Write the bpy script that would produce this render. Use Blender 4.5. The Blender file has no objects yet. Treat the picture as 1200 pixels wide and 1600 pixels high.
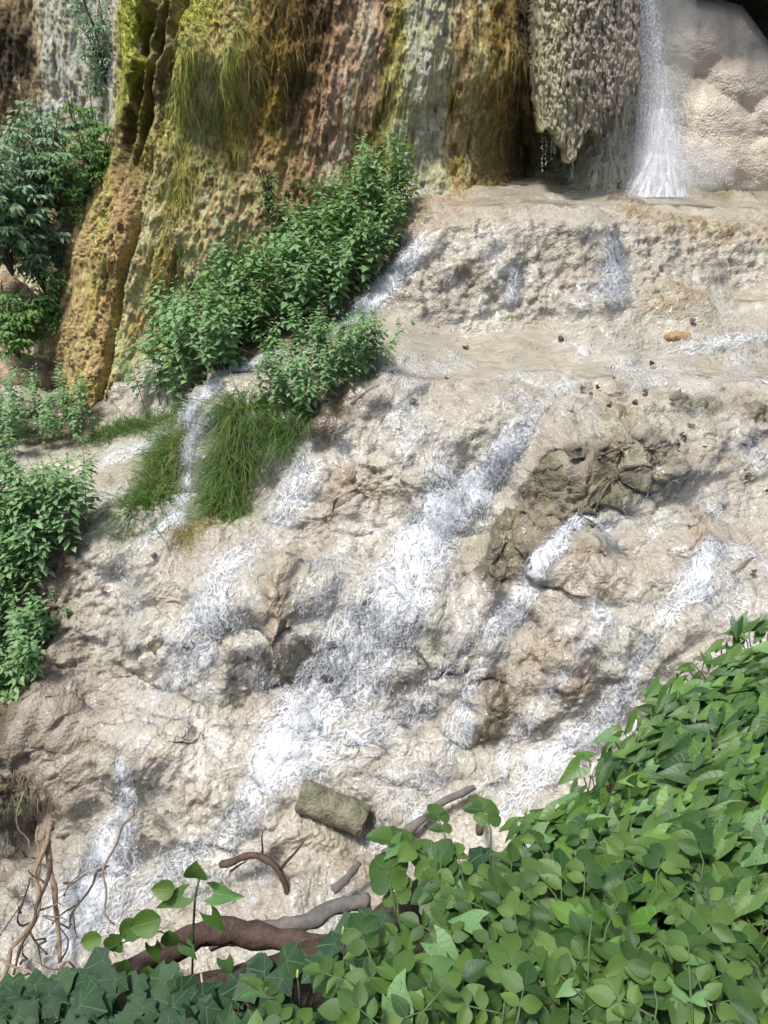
import bpy, math, random
import numpy as np
from concurrent.futures import ThreadPoolExecutor
from mathutils import Vector, Matrix

random.seed(7)
RNG = np.random.default_rng(11)
SC = bpy.context.scene
COL = SC.collection
R = math.radians

# ------------------------------------------------------------------ camera, sky, sun, exposure
CAMZ = 7.0
PITCH = R(27.0)
F = 1155.0                      # focal length in photograph pixels (1200 x 1600)
cam = bpy.data.cameras.new("camera")
cam.sensor_fit = 'VERTICAL'
cam.angle = 2 * math.atan(800 / F)
cam.clip_start = 0.05
cam.clip_end = 400
camo = bpy.data.objects.new("camera", cam)
camo.location = (0, 0, CAMZ)
camo.rotation_euler = (R(90) - PITCH, 0, 0)
COL.objects.link(camo)
SC.camera = camo

SUN_EL, SUN_AZ = R(68), R(224)          # azimuth clockwise from +Y: the sun stands behind the camera
world = bpy.data.worlds.new("World")
SC.world = world
world.use_nodes = True
wn = world.node_tree
bg = wn.nodes["Background"]
sky = wn.nodes.new("ShaderNodeTexSky")
sky.sky_type = 'NISHITA'
sky.sun_disc = False
sky.sun_elevation = SUN_EL
sky.sun_rotation = SUN_AZ
sky.air_density = 1.0
sky.dust_density = 3.5
sky.ozone_density = 0.6
wn.links.new(sky.outputs[0], bg.inputs[0])
bg.inputs[1].default_value = 0.10

sun = bpy.data.lights.new("sun", 'SUN')
sun.energy = 2.6
sun.angle = R(9)
sun.color = (1.0, 0.98, 0.945)
suno = bpy.data.objects.new("sun", sun)
sd = Vector((math.sin(SUN_AZ) * math.cos(SUN_EL), math.cos(SUN_AZ) * math.cos(SUN_EL), math.sin(SUN_EL)))
suno.rotation_euler = (-sd).to_track_quat('-Z', 'Y').to_euler()
suno.location = (0, -6, 20)
COL.objects.link(suno)

SC.view_settings.view_transform = 'Standard'
SC.view_settings.look = 'None'
SC.view_settings.exposure = 0.88
SC.view_settings.gamma = 1.0
SC.render.engine = 'CYCLES'
SC.cycles.use_denoising = True
SC.cycles.use_adaptive_sampling = True
SC.cycles.adaptive_threshold = 0.03
SC.cycles.max_bounces = 4
SC.cycles.diffuse_bounces = 2
SC.cycles.glossy_bounces = 2
SC.cycles.transmission_bounces = 3
SC.cycles.transparent_max_bounces = 10
SC.cycles.sample_clamp_indirect = 4.0
SC.cycles.caustics_reflective = False
SC.cycles.caustics_refractive = False

# ------------------------------------------------------------------ measuring helpers
CP, SP = math.cos(PITCH), math.sin(PITCH)


def ray(px, py):
    a = (np.asarray(px, float) - 600) / F
    b = (800 - np.asarray(py, float)) / F
    return a, CP + b * SP, -SP + b * CP


def P(px, py, Y):
    """point of the place seen in the photograph at (px, py), Y metres in front of the camera"""
    dx, dy, dz = ray(px, py)
    t = np.asarray(Y, float) / dy
    return np.stack([dx * t, dy * t, CAMZ + dz * t], -1)


# ------------------------------------------------------------------ numpy noise
_pr = np.random.default_rng(3)
PERM = _pr.permutation(256).astype(np.int32)
PERM2 = np.concatenate([PERM, PERM, PERM])
GR = _pr.normal(size=(256, 3)).astype(np.float32)
GR /= np.linalg.norm(GR, axis=1)[:, None]
FP = (0.14 + 0.72 * _pr.random((256, 3))).astype(np.float32)


def _hash(ix, iy, iz):
    return PERM2[PERM2[PERM2[ix & 255] + (iy & 255)] + (iz & 255)]


GX, GY, GZ = (np.ascontiguousarray(GR[:, k]) for k in range(3))
POOL = ThreadPoolExecutor(4)


def chunked(fn, p, size=24000):
    p = np.asarray(p, np.float32)
    if len(p) <= size:
        return fn(p)
    return np.concatenate(list(POOL.map(fn, [p[k:k + size] for k in range(0, len(p), size)])))


def _perlin(p):
    i = np.floor(p).astype(np.int32)
    f = p - i
    u = f * f * f * (f * (f * 6 - 15) + 10)
    ii = [(i[:, k] & 255, (i[:, k] + 1) & 255) for k in range(3)]
    fx, fy, fz = f[:, 0], f[:, 1], f[:, 2]
    out = 0
    for dx in (0, 1):
        wx = u[:, 0] if dx else 1 - u[:, 0]
        hx = PERM2[ii[0][dx]]
        for dy in (0, 1):
            wxy = wx * (u[:, 1] if dy else 1 - u[:, 1])
            hy = PERM2[hx + ii[1][dy]]
            for dz in (0, 1):
                h = PERM2[hy + ii[2][dz]]
                out = out + wxy * (u[:, 2] if dz else 1 - u[:, 2]) * (GX[h] * (fx - dx) + GY[h] * (fy - dy) + GZ[h] * (fz - dz))
    return out * 1.5


def perlin(p):
    return chunked(_perlin, p)


def fbm(p, octaves=4, gain=0.5, lac=2.03):
    a, s, o = 1.0, 0.0, 0
    p = np.asarray(p, np.float32)
    for k in range(octaves):
        o = o + a * perlin(p + 17.3 * k)
        s += a
        a *= gain
        p = p * lac
    return o / s


def ridged(p, octaves=3):
    a, s, o = 1.0, 0.0, 0
    p = np.asarray(p, np.float32)
    for k in range(octaves):
        o = o + a * (1 - 2 * np.abs(perlin(p + 9.1 * k)))
        s += a
        a *= 0.5
        p = p * 2.1
    return o / s


def worley(p):
    return chunked(_worley, p)


def _worley(p):
    """distance to the nearest of jittered points, one per cell"""
    p = np.asarray(p, np.float32)
    i = np.floor(p - 0.5).astype(np.int32)
    f = p - i
    b = np.full(len(p), 9.0, np.float32)
    for dx in (0, 1):
        for dy in (0, 1):
            for dz in (0, 1):
                q = FP[_hash(i[:, 0] + dx, i[:, 1] + dy, i[:, 2] + dz)]
                d = (q[:, 0] + dx - f[:, 0]) ** 2 + (q[:, 1] + dy - f[:, 1]) ** 2 + (q[:, 2] + dz - f[:, 2]) ** 2
                np.minimum(b, d, out=b)
    return np.sqrt(b)


def bulbs(p, r=0.85):
    """rounded pillows with narrow creases between them, 0..1"""
    w = worley(p) / r
    return np.sqrt(np.clip(1 - w * w, 0, 1))


def domes(p, r=0.85):
    """as bulbs, with gentle valleys"""
    w = worley(p) / r
    return np.clip(1 - w * w, 0, 1) ** 0.8


def sstep(a, b, x):
    t = np.clip((x - a) / (b - a), 0, 1)
    return t * t * (3 - 2 * t)


class TPS:
    def __init__(self, xy, z, lam=1e-3, sx=1.0):
        self.c = np.asarray(xy, float) * [sx, 1]
        self.sx = sx
        n = len(self.c)
        K = self._k(self.c, self.c) + lam * np.eye(n)
        Q = np.c_[np.ones(n), self.c]
        A = np.block([[K, Q], [Q.T, np.zeros((3, 3))]])
        self.w = np.linalg.solve(A, np.r_[np.asarray(z, float), 0, 0, 0])

    @staticmethod
    def _k(a, b):
        r2 = ((a[:, None, :] - b[None, :, :]) ** 2).sum(-1)
        return 0.5 * r2 * np.log(r2 + 1e-9)

    def __call__(self, xy):
        xy = np.asarray(xy, float).reshape(-1, 2) * [self.sx, 1]

        def one(b):
            r2 = (b[:, 0:1] - self.c[None, :, 0]) ** 2 + (b[:, 1:2] - self.c[None, :, 1]) ** 2
            return (0.5 * r2 * np.log(r2 + 1e-9)) @ self.w[:-3] + self.w[-3] + b @ self.w[-2:]
        if len(xy) <= 4000:
            return one(xy)
        return np.concatenate(list(POOL.map(one, [xy[k:k + 4000] for k in range(0, len(xy), 4000)])))


# ------------------------------------------------------------------ mesh helpers
def mesh_np(name, V, Fa, mat=None, smooth=True, uv=None, cols=None, scal=None):
    """mesh from arrays: V (n,3); Fa (m,3) or (m,4); cols / scal point attributes"""
    V = np.asarray(V, np.float32)
    Fa = np.asarray(Fa, np.int32)
    me = bpy.data.meshes.new(name)
    k = Fa.shape[1]
    me.vertices.add(len(V))
    me.vertices.foreach_set("co", V.ravel())
    me.loops.add(Fa.size)
    me.loops.foreach_set("vertex_index", Fa.ravel())
    me.polygons.add(len(Fa))
    me.polygons.foreach_set("loop_start", np.arange(0, Fa.size, k, dtype=np.int32))
    me.polygons.foreach_set("loop_total", np.full(len(Fa), k, np.int32))
    if smooth:
        me.polygons.foreach_set("use_smooth", np.ones(len(Fa), bool))
    if uv is not None:
        l = me.uv_layers.new(name="UVMap")
        l.data.foreach_set("uv", np.asarray(uv, np.float32)[Fa.ravel()].ravel())
    for nm, c in (cols or {}).items():
        at = me.color_attributes.new(nm, 'FLOAT_COLOR', 'POINT')
        c = np.asarray(c, np.float32)
        if c.shape[1] == 3:
            c = np.c_[c, np.ones(len(c), np.float32)]
        at.data.foreach_set("color", c.ravel())
    for nm, c in (scal or {}).items():
        at = me.attributes.new(nm, 'FLOAT', 'POINT')
        at.data.foreach_set("value", np.asarray(c, np.float32))
    me.update()
    if mat is not None:
        me.materials.append(mat)
    return me


def grid_faces(nr, nc):
    r, c = np.meshgrid(np.arange(nr - 1), np.arange(nc - 1), indexing='ij')
    a = (r * nc + c).ravel()
    return np.stack([a, a + 1, a + nc + 1, a + nc], 1)


def grid_normals(G):
    du = np.gradient(G, axis=1)
    dv = np.gradient(G, axis=0)
    n = np.cross(du, dv)
    n /= np.linalg.norm(n, axis=2, keepdims=True) + 1e-12
    return n


def blur2(A, n=1, it=2):
    A = np.array(A, np.float64)
    for _ in range(it):
        for ax in (0, 1):
            acc = A.copy()
            for k in range(1, n + 1):
                f = np.concatenate([A.take(range(k, A.shape[ax]), ax), np.repeat(A.take([-1], ax), k, ax)], ax)
                b = np.concatenate([np.repeat(A.take([0], ax), k, ax), A.take(range(0, A.shape[ax] - k), ax)], ax)
                acc = acc + f + b
            A = acc / (2 * n + 1)
    return A


def obj(name, me, parent=None, loc=None, mat4=None):
    o = bpy.data.objects.new(name, me)
    COL.objects.link(o)
    if parent is not None:
        o.parent = parent
    if loc is not None:
        o.location = loc
    if mat4 is not None:
        o.matrix_basis = mat4
    return o


def tag(o, label=None, cat=None, group=None, kind=None):
    if label: o["label"] = label
    if cat: o["category"] = cat
    if group: o["group"] = group
    if kind: o["kind"] = kind
    return o


def thing(name, loc, label, cat, group=None, rz=0.0, scale=1.0):
    o = bpy.data.objects.new(name, None)
    o.empty_display_size = 0.1
    COL.objects.link(o)
    o.location = loc
    o.rotation_euler = (0, 0, rz)
    o.scale = (scale,) * 3
    return tag(o, label, cat, group)


def frame(pos, d, n, s=1.0):
    """matrix whose local +Y runs along d and whose +Z is near n"""
    d = Vector(d).normalized()
    n = Vector(n)
    x = d.cross(n)
    if x.length < 1e-5:
        x = d.cross(Vector((0.3, 0.5, 0.8)))
    x.normalize()
    z = x.cross(d)
    m = Matrix(((x.x, d.x, z.x, 0), (x.y, d.y, z.y, 0), (x.z, d.z, z.z, 0), (0, 0, 0, 1)))
    return Matrix.Translation(Vector(pos)) @ m @ Matrix.Scale(s, 4)


def tube_arrays(pts, rad, sides=6, cap=True):
    pts = np.asarray(pts, float)
    n = len(pts)
    rad = np.broadcast_to(np.asarray(rad, float), (n,))
    t = np.gradient(pts, axis=0)
    t /= np.linalg.norm(t, axis=1)[:, None] + 1e-12
    ref = np.array([0, 0, 1.0]) if abs(t[0][2]) < 0.9 else np.array([1.0, 0, 0])
    V, uv = [], []
    u = np.cross(t[0], ref)
    u /= np.linalg.norm(u)
    L = np.r_[0, np.cumsum(np.linalg.norm(np.diff(pts, axis=0), axis=1))]
    for i in range(n):
        u = u - t[i] * (u @ t[i])
        u /= np.linalg.norm(u) + 1e-12
        w = np.cross(t[i], u)
        for k in range(sides):
            a = 2 * math.pi * k / sides
            V.append(pts[i] + rad[i] * (math.cos(a) * u + math.sin(a) * w))
            uv.append((k / sides, L[i]))
    Fc = []
    for i in range(n - 1):
        for k in range(sides):
            a, b = i * sides + k, i * sides + (k + 1) % sides
            Fc.append((a, b, b + sides, a + sides))
    if cap:
        V.append(pts[0]); uv.append((0, 0)); c0 = len(V) - 1
        V.append(pts[-1]); uv.append((0, L[-1])); c1 = len(V) - 1
        for k in range(sides):
            Fc.append((c0, (k + 1) % sides, k, c0))
            b = (n - 1) * sides
            Fc.append((c1, b + k, b + (k + 1) % sides, c1))
    return np.array(V), Fc, np.array(uv)


class MB:
    """collects pieces of one part"""
    def __init__(s):
        s.v, s.f, s.uv, s.n = [], [], [], 0

    def add(s, V, Fc, uv=None):
        V = np.asarray(V, float)
        s.v.append(V)
        s.uv.append(np.zeros((len(V), 2)) if uv is None else np.asarray(uv, float))
        for f in Fc:
            g = []
            for i in f:
                if (i + s.n) not in g:
                    g.append(int(i + s.n))
            if len(g) > 2:
                s.f.append(g)
        s.n += len(V)
        return s

    def tube(s, pts, rad, sides=6, cap=True):
        return s.add(*tube_arrays(pts, rad, sides, cap))

    def mesh(s, name, mat, smooth=True):
        me = bpy.data.meshes.new(name)
        V = np.concatenate(s.v)
        me.from_pydata(V.tolist(), [], s.f)
        l = me.uv_layers.new(name="UVMap")
        li = np.empty(len(me.loops), np.int32)
        me.loops.foreach_get("vertex_index", li)
        l.data.foreach_set("uv", np.concatenate(s.uv).astype(np.float32)[li].ravel())
        if smooth:
            me.polygons.foreach_set("use_smooth", np.ones(len(me.polygons), bool))
        me.materials.append(mat)
        me.update()
        return me


def wob(pts, n=14, amp=0.03, seed=0):
    """smooth wobbling polyline through the given points"""
    pts = np.asarray(pts, float)
    t = np.r_[0, np.cumsum(np.linalg.norm(np.diff(pts, axis=0), axis=1))]
    s = np.linspace(0, t[-1], n)
    q = np.stack([np.interp(s, t, pts[:, k]) for k in range(3)], 1)
    for _ in range(2):
        q[1:-1] = (q[:-2] + 2 * q[1:-1] + q[2:]) / 4
    w = np.stack([perlin(np.c_[s * 3.1 + seed, np.full(n, seed * 1.7 + 5.3 * k), np.full(n, 0.37)]) for k in range(3)], 1)
    w[0] *= 0.2
    return q + amp * w


# ------------------------------------------------------------------ material helpers
class NT:
    def __init__(s, name):
        s.m = bpy.data.materials.new(name)
        s.m.use_nodes = True
        s.t = s.m.node_tree
        for n in list(s.t.nodes):
            s.t.nodes.remove(n)
        s.out = s.n("ShaderNodeOutputMaterial")

    def n(s, ty, **kw):
        nd = s.t.nodes.new(ty)
        for k, v in kw.items():
            setattr(nd, k, v)
        return nd

    def l(s, a, b):
        s.t.links.new(a, b)

    def val(s, sock, v):
        if hasattr(v, "is_output") or isinstance(v, bpy.types.NodeSocket):
            s.l(v, sock)
        elif isinstance(v, (tuple, list)) and len(v) == 3 and sock.type == 'RGBA':
            sock.default_value = (*v, 1)
        else:
            sock.default_value = v

    def noise(s, vec, scale, detail=4, rough=0.55, dist=0.0):
        nd = s.n("ShaderNodeTexNoise")
        if vec is not None: s.l(vec, nd.inputs["Vector"])
        nd.inputs["Scale"].default_value = scale
        nd.inputs["Detail"].default_value = detail
        nd.inputs["Roughness"].default_value = rough
        nd.inputs["Distortion"].default_value = dist
        return nd.outputs[0]

    def voro(s, vec, scale, feature='F1', rnd=1.0):
        nd = s.n("ShaderNodeTexVoronoi", feature=feature)
        if vec is not None: s.l(vec, nd.inputs["Vector"])
        nd.inputs["Scale"].default_value = scale
        nd.inputs["Randomness"].default_value = rnd
        return nd.outputs["Distance"]

    def rng(s, v, a, b, c=0.0, d=1.0, smooth=False):
        nd = s.n("ShaderNodeMapRange")
        if smooth: nd.interpolation_type = 'SMOOTHSTEP'
        s.val(nd.inputs[0], v)
        for i, x in enumerate((a, b, c, d)):
            s.val(nd.inputs[i + 1], x)
        return nd.outputs[0]

    def math(s, op, a, b=0.0, c=None):
        nd = s.n("ShaderNodeMath", operation=op)
        s.val(nd.inputs[0], a)
        s.val(nd.inputs[1], b)
        if c is not None: s.val(nd.inputs[2], c)
        return nd.outputs[0]

    def mix(s, f, a, b, blend='MIX'):
        nd = s.n("ShaderNodeMix", data_type='RGBA', blend_type=blend)
        s.val(nd.inputs[0], f)
        s.val(nd.inputs[6], a)
        s.val(nd.inputs[7], b)
        return nd.outputs[2]

    def bump(s, h, strength=0.5, dist=0.01, normal=None):
        nd = s.n("ShaderNodeBump")
        nd.inputs["Strength"].default_value = strength
        nd.inputs["Distance"].default_value = dist
        s.l(h, nd.inputs["Height"])
        if normal is not None: s.l(normal, nd.inputs["Normal"])
        return nd.outputs[0]

    def attr(s, name, out=0):
        nd = s.n("ShaderNodeAttribute", attribute_name=name)
        return nd.outputs[out]

    def coord(s, which="Object"):
        return s.n("ShaderNodeTexCoord").outputs[which]

    def mapping(s, vec, scale=(1, 1, 1)):
        nd = s.n("ShaderNodeMapping")
        s.l(vec, nd.inputs[0])
        nd.inputs["Scale"].default_value = scale
        return nd.outputs[0]

    def sep(s, vec):
        nd = s.n("ShaderNodeSeparateXYZ")
        s.l(vec, nd.inputs[0])
        return nd.outputs

    def bsdf(s, color, rough=0.6, normal=None, **kw):
        b = s.n("ShaderNodeBsdfPrincipled")
        s.val(b.inputs["Base Color"], color)
        s.val(b.inputs["Roughness"], rough)
        if normal is not None: s.l(normal, b.inputs["Normal"])
        for k, v in kw.items():
            s.val(b.inputs[k.replace("_", " ")], v)
        return b

    def done(s, sh):
        s.l(sh.outputs[0] if hasattr(sh, "outputs") else sh, s.out.inputs[0])
        return s.m


def mat_travertine():
    t = NT("wet_travertine")
    c = t.coord()
    col = t.attr("Col")
    n1 = t.noise(c, 5.0, 3, 0.6)
    n2 = t.noise(c, 38.0, 3, 0.65)
    n3 = t.noise(c, 150.0, 1, 0.6)
    col = t.mix(t.rng(n1, 0.35, 0.7, 0, 0.55), col, (0.86, 0.80, 0.70), 'MULTIPLY')
    col = t.mix(t.rng(n2, 0.52, 0.68, 0, 0.7), col, (0.66, 0.57, 0.45), 'MULTIPLY')
    col = t.mix(t.rng(n3, 0.55, 0.75, 0, 0.35), col, (1.25, 1.22, 1.18), 'MULTIPLY')
    v = t.voro(c, 27.0)
    h = t.math('ADD', t.math('MULTIPLY', v, -0.8), t.math('ADD', t.math('MULTIPLY', n2, 0.8), t.math('MULTIPLY', n3, 0.08)))
    nm = t.bump(h, 0.75, 0.03)
    wet = t.attr("wet", 2)
    wn = t.noise(t.mapping(c, (1, 1, 2.2)), 42.0, 1, 0.55, 0.6)
    cn = t.bump(wn, 0.35, 0.014)
    b = t.bsdf(col, t.rng(wet, 0, 1, 0.72, 0.42), nm)
    t.l(t.math('MULTIPLY', wet, 0.85), b.inputs["Coat Weight"])
    b.inputs["Coat Roughness"].default_value = 0.09
    b.inputs["Coat IOR"].default_value = 1.33
    t.l(cn, b.inputs["Coat Normal"])
    b.inputs["Specular IOR Level"].default_value = 0.35
    return t.done(b)


def mat_cliff(name="tufa_cliff", scale=1.0, bstr=0.7):
    t = NT(name)
    c = t.coord()
    col = t.attr("Col")
    st = t.mapping(c, (1, 1, 0.22))
    n1 = t.noise(st, 12.0 * scale, 5, 0.75)
    n2 = t.noise(t.mapping(c, (1, 1, 0.6)), 19.0 * scale, 5, 0.8)
    n3 = t.noise(c, 5.0 * scale, 2, 0.6)
    col = t.mix(t.rng(n1, 0.42, 0.68, 0, 0.7), col, (0.52, 0.44, 0.36), 'MULTIPLY')
    col = t.mix(t.rng(n2, 0.52, 0.66, 0, 0.8), col, (1.45, 1.4, 1.28), 'MULTIPLY')
    col = t.mix(t.rng(n2, 0.36, 0.48, 0.8, 0), col, (0.42, 0.36, 0.28), 'MULTIPLY')
    col = t.mix(t.rng(n3, 0.4, 0.65, 0, 0.35), col, (0.85, 0.95, 0.62), 'MULTIPLY')
    h = t.math('ADD', t.math('MULTIPLY', n1, 1.4), t.math('MULTIPLY', n2, 1.5))
    b = t.bsdf(col, 0.8, t.bump(h, 1.0, 0.06 / scale))
    b.inputs["Specular IOR Level"].default_value = 0.25
    return t.done(b)


def mat_whitewater():
    t = NT("white_water")
    uv = t.n("ShaderNodeUVMap").outputs[0]
    m = t.attr("foam", 2)
    c = t.coord()
    warp = t.noise(c, 7.0, 2, 0.5)
    sv = t.n("ShaderNodeVectorMath", operation='ADD')
    t.l(uv, sv.inputs[0])
    t.l(t.n("ShaderNodeCombineXYZ").outputs[0], sv.inputs[1])
    cx = sv.inputs[1].links[0].from_node
    t.l(t.math('MULTIPLY', warp, 0.25), cx.inputs[0])
    t.l(t.math('MULTIPLY', t.noise(c, 5.0, 2, 0.5), 0.25), cx.inputs[1])
    p = sv.outputs[0]
    st = t.mapping(p, (1.0, 3.0, 1))
    big = t.noise(t.mapping(p, (0.7, 4.2, 1)), 5.0, 4, 0.62)
    fine = t.noise(t.mapping(p, (2.0, 7.0, 1)), 12.0, 2, 0.6)
    lace = t.rng(t.voro(t.mapping(p, (1.0, 2.0, 1)), 13.0, 'DISTANCE_TO_EDGE'), 0.0, 0.16, 1, 0)
    x = t.math('ADD', t.math('MULTIPLY', big, 1.0), t.math('ADD', t.math('MULTIPLY', fine, 0.30), t.math('MULTIPLY', lace, 0.34)))
    x = t.math('ADD', x, t.math('MULTIPLY', m, 0.85))
    a = t.rng(x, 1.02, 1.62, 0, 1, True)
    a = t.math('MULTIPLY', a, t.rng(m, 0.10, 0.5, 0, 1, True))
    a = t.math('MAXIMUM', t.math('MULTIPLY', a, 0.93), t.math('MULTIPLY', m, t.rng(big, 0.3, 0.7, 0.06, 0.36)))
    nm = t.bump(x, 0.25, 0.02)
    b0_ = t.bsdf((0.80, 0.84, 0.89), 0.5, nm)
    tl = t.n("ShaderNodeBsdfTranslucent")
    tl.inputs[0].default_value = (0.80, 0.84, 0.89, 1)
    b = t.n("ShaderNodeMixShader")
    b.inputs[0].default_value = 0.35
    t.l(b0_.outputs[0], b.inputs[1])
    t.l(tl.outputs[0], b.inputs[2])
    tr = t.n("ShaderNodeBsdfTransparent")
    gl = t.n("ShaderNodeBsdfGlossy")
    gl.inputs["Roughness"].default_value = 0.1
    t.l(t.bump(t.noise(st, 14.0, 3, 0.55), 0.5, 0.02), gl.inputs["Normal"])
    fr = t.n("ShaderNodeFresnel")
    fr.inputs[0].default_value = 1.33
    mg = t.n("ShaderNodeMixShader")
    t.l(t.math('MULTIPLY', fr.outputs[0], t.rng(m, 0.02, 0.2, 0, 0.8)), mg.inputs[0])
    t.l(tr.outputs[0], mg.inputs[1])
    t.l(gl.outputs[0], mg.inputs[2])
    ms = t.n("ShaderNodeMixShader")
    t.l(a, ms.inputs[0])
    t.l(mg.outputs[0], ms.inputs[1])
    t.l(b.outputs[0], ms.inputs[2])
    return t.done(ms)


def mat_pool():
    t = NT("milky_pool_water")
    c = t.coord()
    w1 = t.noise(t.mapping(c, (1.0, 2.6, 1)), 6.0, 4, 0.6, 0.4)
    w2 = t.noise(t.mapping(c, (1.0, 2.0, 1)), 30.0, 3, 0.6)
    h = t.math('ADD', w1, t.math('MULTIPLY', w2, 0.22))
    nm = t.bump(h, 0.3, 0.03)
    gl = t.n("ShaderNodeBsdfGlossy")
    gl.inputs["Roughness"].default_value = 0.08
    t.l(nm, gl.inputs["Normal"])
    tr = t.n("ShaderNodeBsdfTransparent")
    tr.inputs[0].default_value = (0.93, 0.90, 0.84, 1)
    df = t.n("ShaderNodeBsdfDiffuse")
    df.inputs[0].default_value = (0.40, 0.365, 0.285, 1)
    m1 = t.n("ShaderNodeMixShader")
    t.l(t.rng(w1, 0.35, 0.65, 0.5, 0.85), m1.inputs[0])
    t.l(tr.outputs[0], m1.inputs[1])
    t.l(df.outputs[0], m1.inputs[2])
    fr = t.n("ShaderNodeFresnel")
    fr.inputs[0].default_value = 1.33
    t.l(nm, fr.inputs["Normal"])
    m2 = t.n("ShaderNodeMixShader")
    t.l(t.math('MULTIPLY', fr.outputs[0], 0.9), m2.inputs[0])
    t.l(m1.outputs[0], m2.inputs[1])
    t.l(gl.outputs[0], m2.inputs[2])
    e = t.n("ShaderNodeMixShader")
    t.l(t.attr("edge", 2), e.inputs[0])
    tr2 = t.n("ShaderNodeBsdfTransparent")
    t.l(tr2.outputs[0], e.inputs[1])
    t.l(m2.outputs[0], e.inputs[2])
    return t.done(e)


def mat_foam():
    t = NT("foam_and_drops")
    b = t.bsdf((0.86, 0.88, 0.91), 0.18)
    tl = t.n("ShaderNodeBsdfTranslucent")
    tl.inputs[0].default_value = (0.80, 0.84, 0.88, 1)
    ms = t.n("ShaderNodeMixShader")
    ms.inputs[0].default_value = 0.45
    t.l(b.outputs[0], ms.inputs[1])
    t.l(tl.outputs[0], ms.inputs[2])
    return t.done(ms)


def mat_fall():
    t = NT("falling_water")
    uv = t.n("ShaderNodeUVMap").outputs[0]
    st = t.mapping(uv, (14.0, 1.3, 1))
    n = t.noise(st, 1.6, 5, 0.68, 0.8)
    f = t.noise(t.mapping(uv, (90.0, 6.0, 1)), 1.0, 3, 0.6)
    m = t.attr("foam", 2)
    x = t.math('ADD', t.math('ADD', t.math('MULTIPLY', n, 1.1), t.math('MULTIPLY', f, 0.4)), t.math('MULTIPLY', m, 0.7))
    a = t.math('MULTIPLY', t.rng(x, 0.95, 1.65, 0, 0.85, True), t.rng(m, 0.0, 0.35, 0, 1, True))
    b = t.bsdf((0.84, 0.86, 0.88), 0.4, t.bump(n, 0.5, 0.03))
    tr = t.n("ShaderNodeBsdfTransparent")
    ms = t.n("ShaderNodeMixShader")
    t.l(a, ms.inputs[0])
    t.l(tr.outputs[0], ms.inputs[1])
    t.l(b.outputs[0], ms.inputs[2])
    return t.done(ms)


def mat_leaf(name, c0, c1, vein=(0.20, 0.30, 0.10), rough=0.42, trans=0.25, lateral=9.0, veinw=0.05, holes=False, vattr=False, spec=0.4):
    """leaf with midrib and side veins laid along its own u (across) and v (along)"""
    t = NT(name)
    uv = t.n("ShaderNodeUVMap").outputs[0]
    s = t.sep(uv)
    inf = t.n("ShaderNodeObjectInfo")
    c = t.coord()
    n1 = t.noise(c, 24.0, 3, 0.6)
    rr = t.math('FRACT', t.math('ADD', inf.outputs["Random"], t.math('MULTIPLY', t.attr("rnd", 2), 0.83)))
    base = t.mix(rr, c0, c1)
    base = t.mix(t.rng(n1, 0.35, 0.7, 0, 0.5), base, (0.72, 0.78, 0.66), 'MULTIPLY')
    au = t.math('ABSOLUTE', s[0])
    if vattr:
        vv = t.rng(t.attr("vein", 2), 0.88, 0.99, 0, 0.8)
        lat = vv
        mid = vv
    else:
        mid = t.rng(au, veinw * 0.5, veinw, 1, 0)
        ph = t.math('SUBTRACT', t.math('MULTIPLY', s[1], lateral), t.math('MULTIPLY', au, lateral * 0.33))
        fr = t.math('ABSOLUTE', t.math('SUBTRACT', t.math('FRACT', ph), 0.5))
        lat = t.math('MULTIPLY', t.rng(fr, 0.03, 0.11, 1, 0), 0.55)
    v = t.math('MAXIMUM', mid, lat)
    colr = t.mix(t.math('MULTIPLY', v, 0.75 if vattr else 0.38), base, vein)
    h = t.math('ADD', t.math('MULTIPLY', v, -1.0), t.math('MULTIPLY', n1, 0.5))
    nm = t.bump(h, 0.35, 0.004)
    b = t.bsdf(colr, rough, nm)
    b.inputs["Specular IOR Level"].default_value = spec
    tl = t.n("ShaderNodeBsdfTranslucent")
    t.l(t.mix(1.0, colr, (1.5, 1.7, 0.7), 'MULTIPLY'), tl.inputs[0])
    ms = t.n("ShaderNodeMixShader")
    ms.inputs[0].default_value = trans
    t.l(b.outputs[0], ms.inputs[1])
    t.l(tl.outputs[0], ms.inputs[2])
    if holes:
        hv = t.voro(t.mapping(uv, (1.0, 2.0, 1)), 5.0)
        ha = t.math('LESS_THAN', t.math('ADD', hv, t.math('MULTIPLY', t.noise(uv, 9.0), 0.25)), 0.27)
        tr = t.n("ShaderNodeBsdfTransparent")
        m3 = t.n("ShaderNodeMixShader")
        t.l(ha, m3.inputs[0])
        t.l(ms.outputs[0], m3.inputs[1])
        t.l(tr.outputs[0], m3.inputs[2])
        return t.done(m3)
    return t.done(ms)


def mat_simple(name, c0, c1, scale=20.0, rough=0.8, bump=0.4, dist=0.01, stretch=(1, 1, 1), spec=0.3):
    t = NT(name)
    c = t.mapping(t.coord(), stretch)
    n = t.noise(c, scale, 4, 0.65)
    n2 = t.noise(c, scale * 5, 2, 0.6)
    col = t.mix(t.rng(n, 0.3, 0.7), c0, c1)
    col = t.mix(t.rng(n2, 0.45, 0.7, 0, 0.5), col, (0.6, 0.58, 0.55), 'MULTIPLY')
    b = t.bsdf(col, rough, t.bump(t.math('ADD', n, t.math('MULTIPLY', n2, 0.5)), bump, dist))
    b.inputs["Specular IOR Level"].default_value = spec
    return t.done(b)


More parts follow.
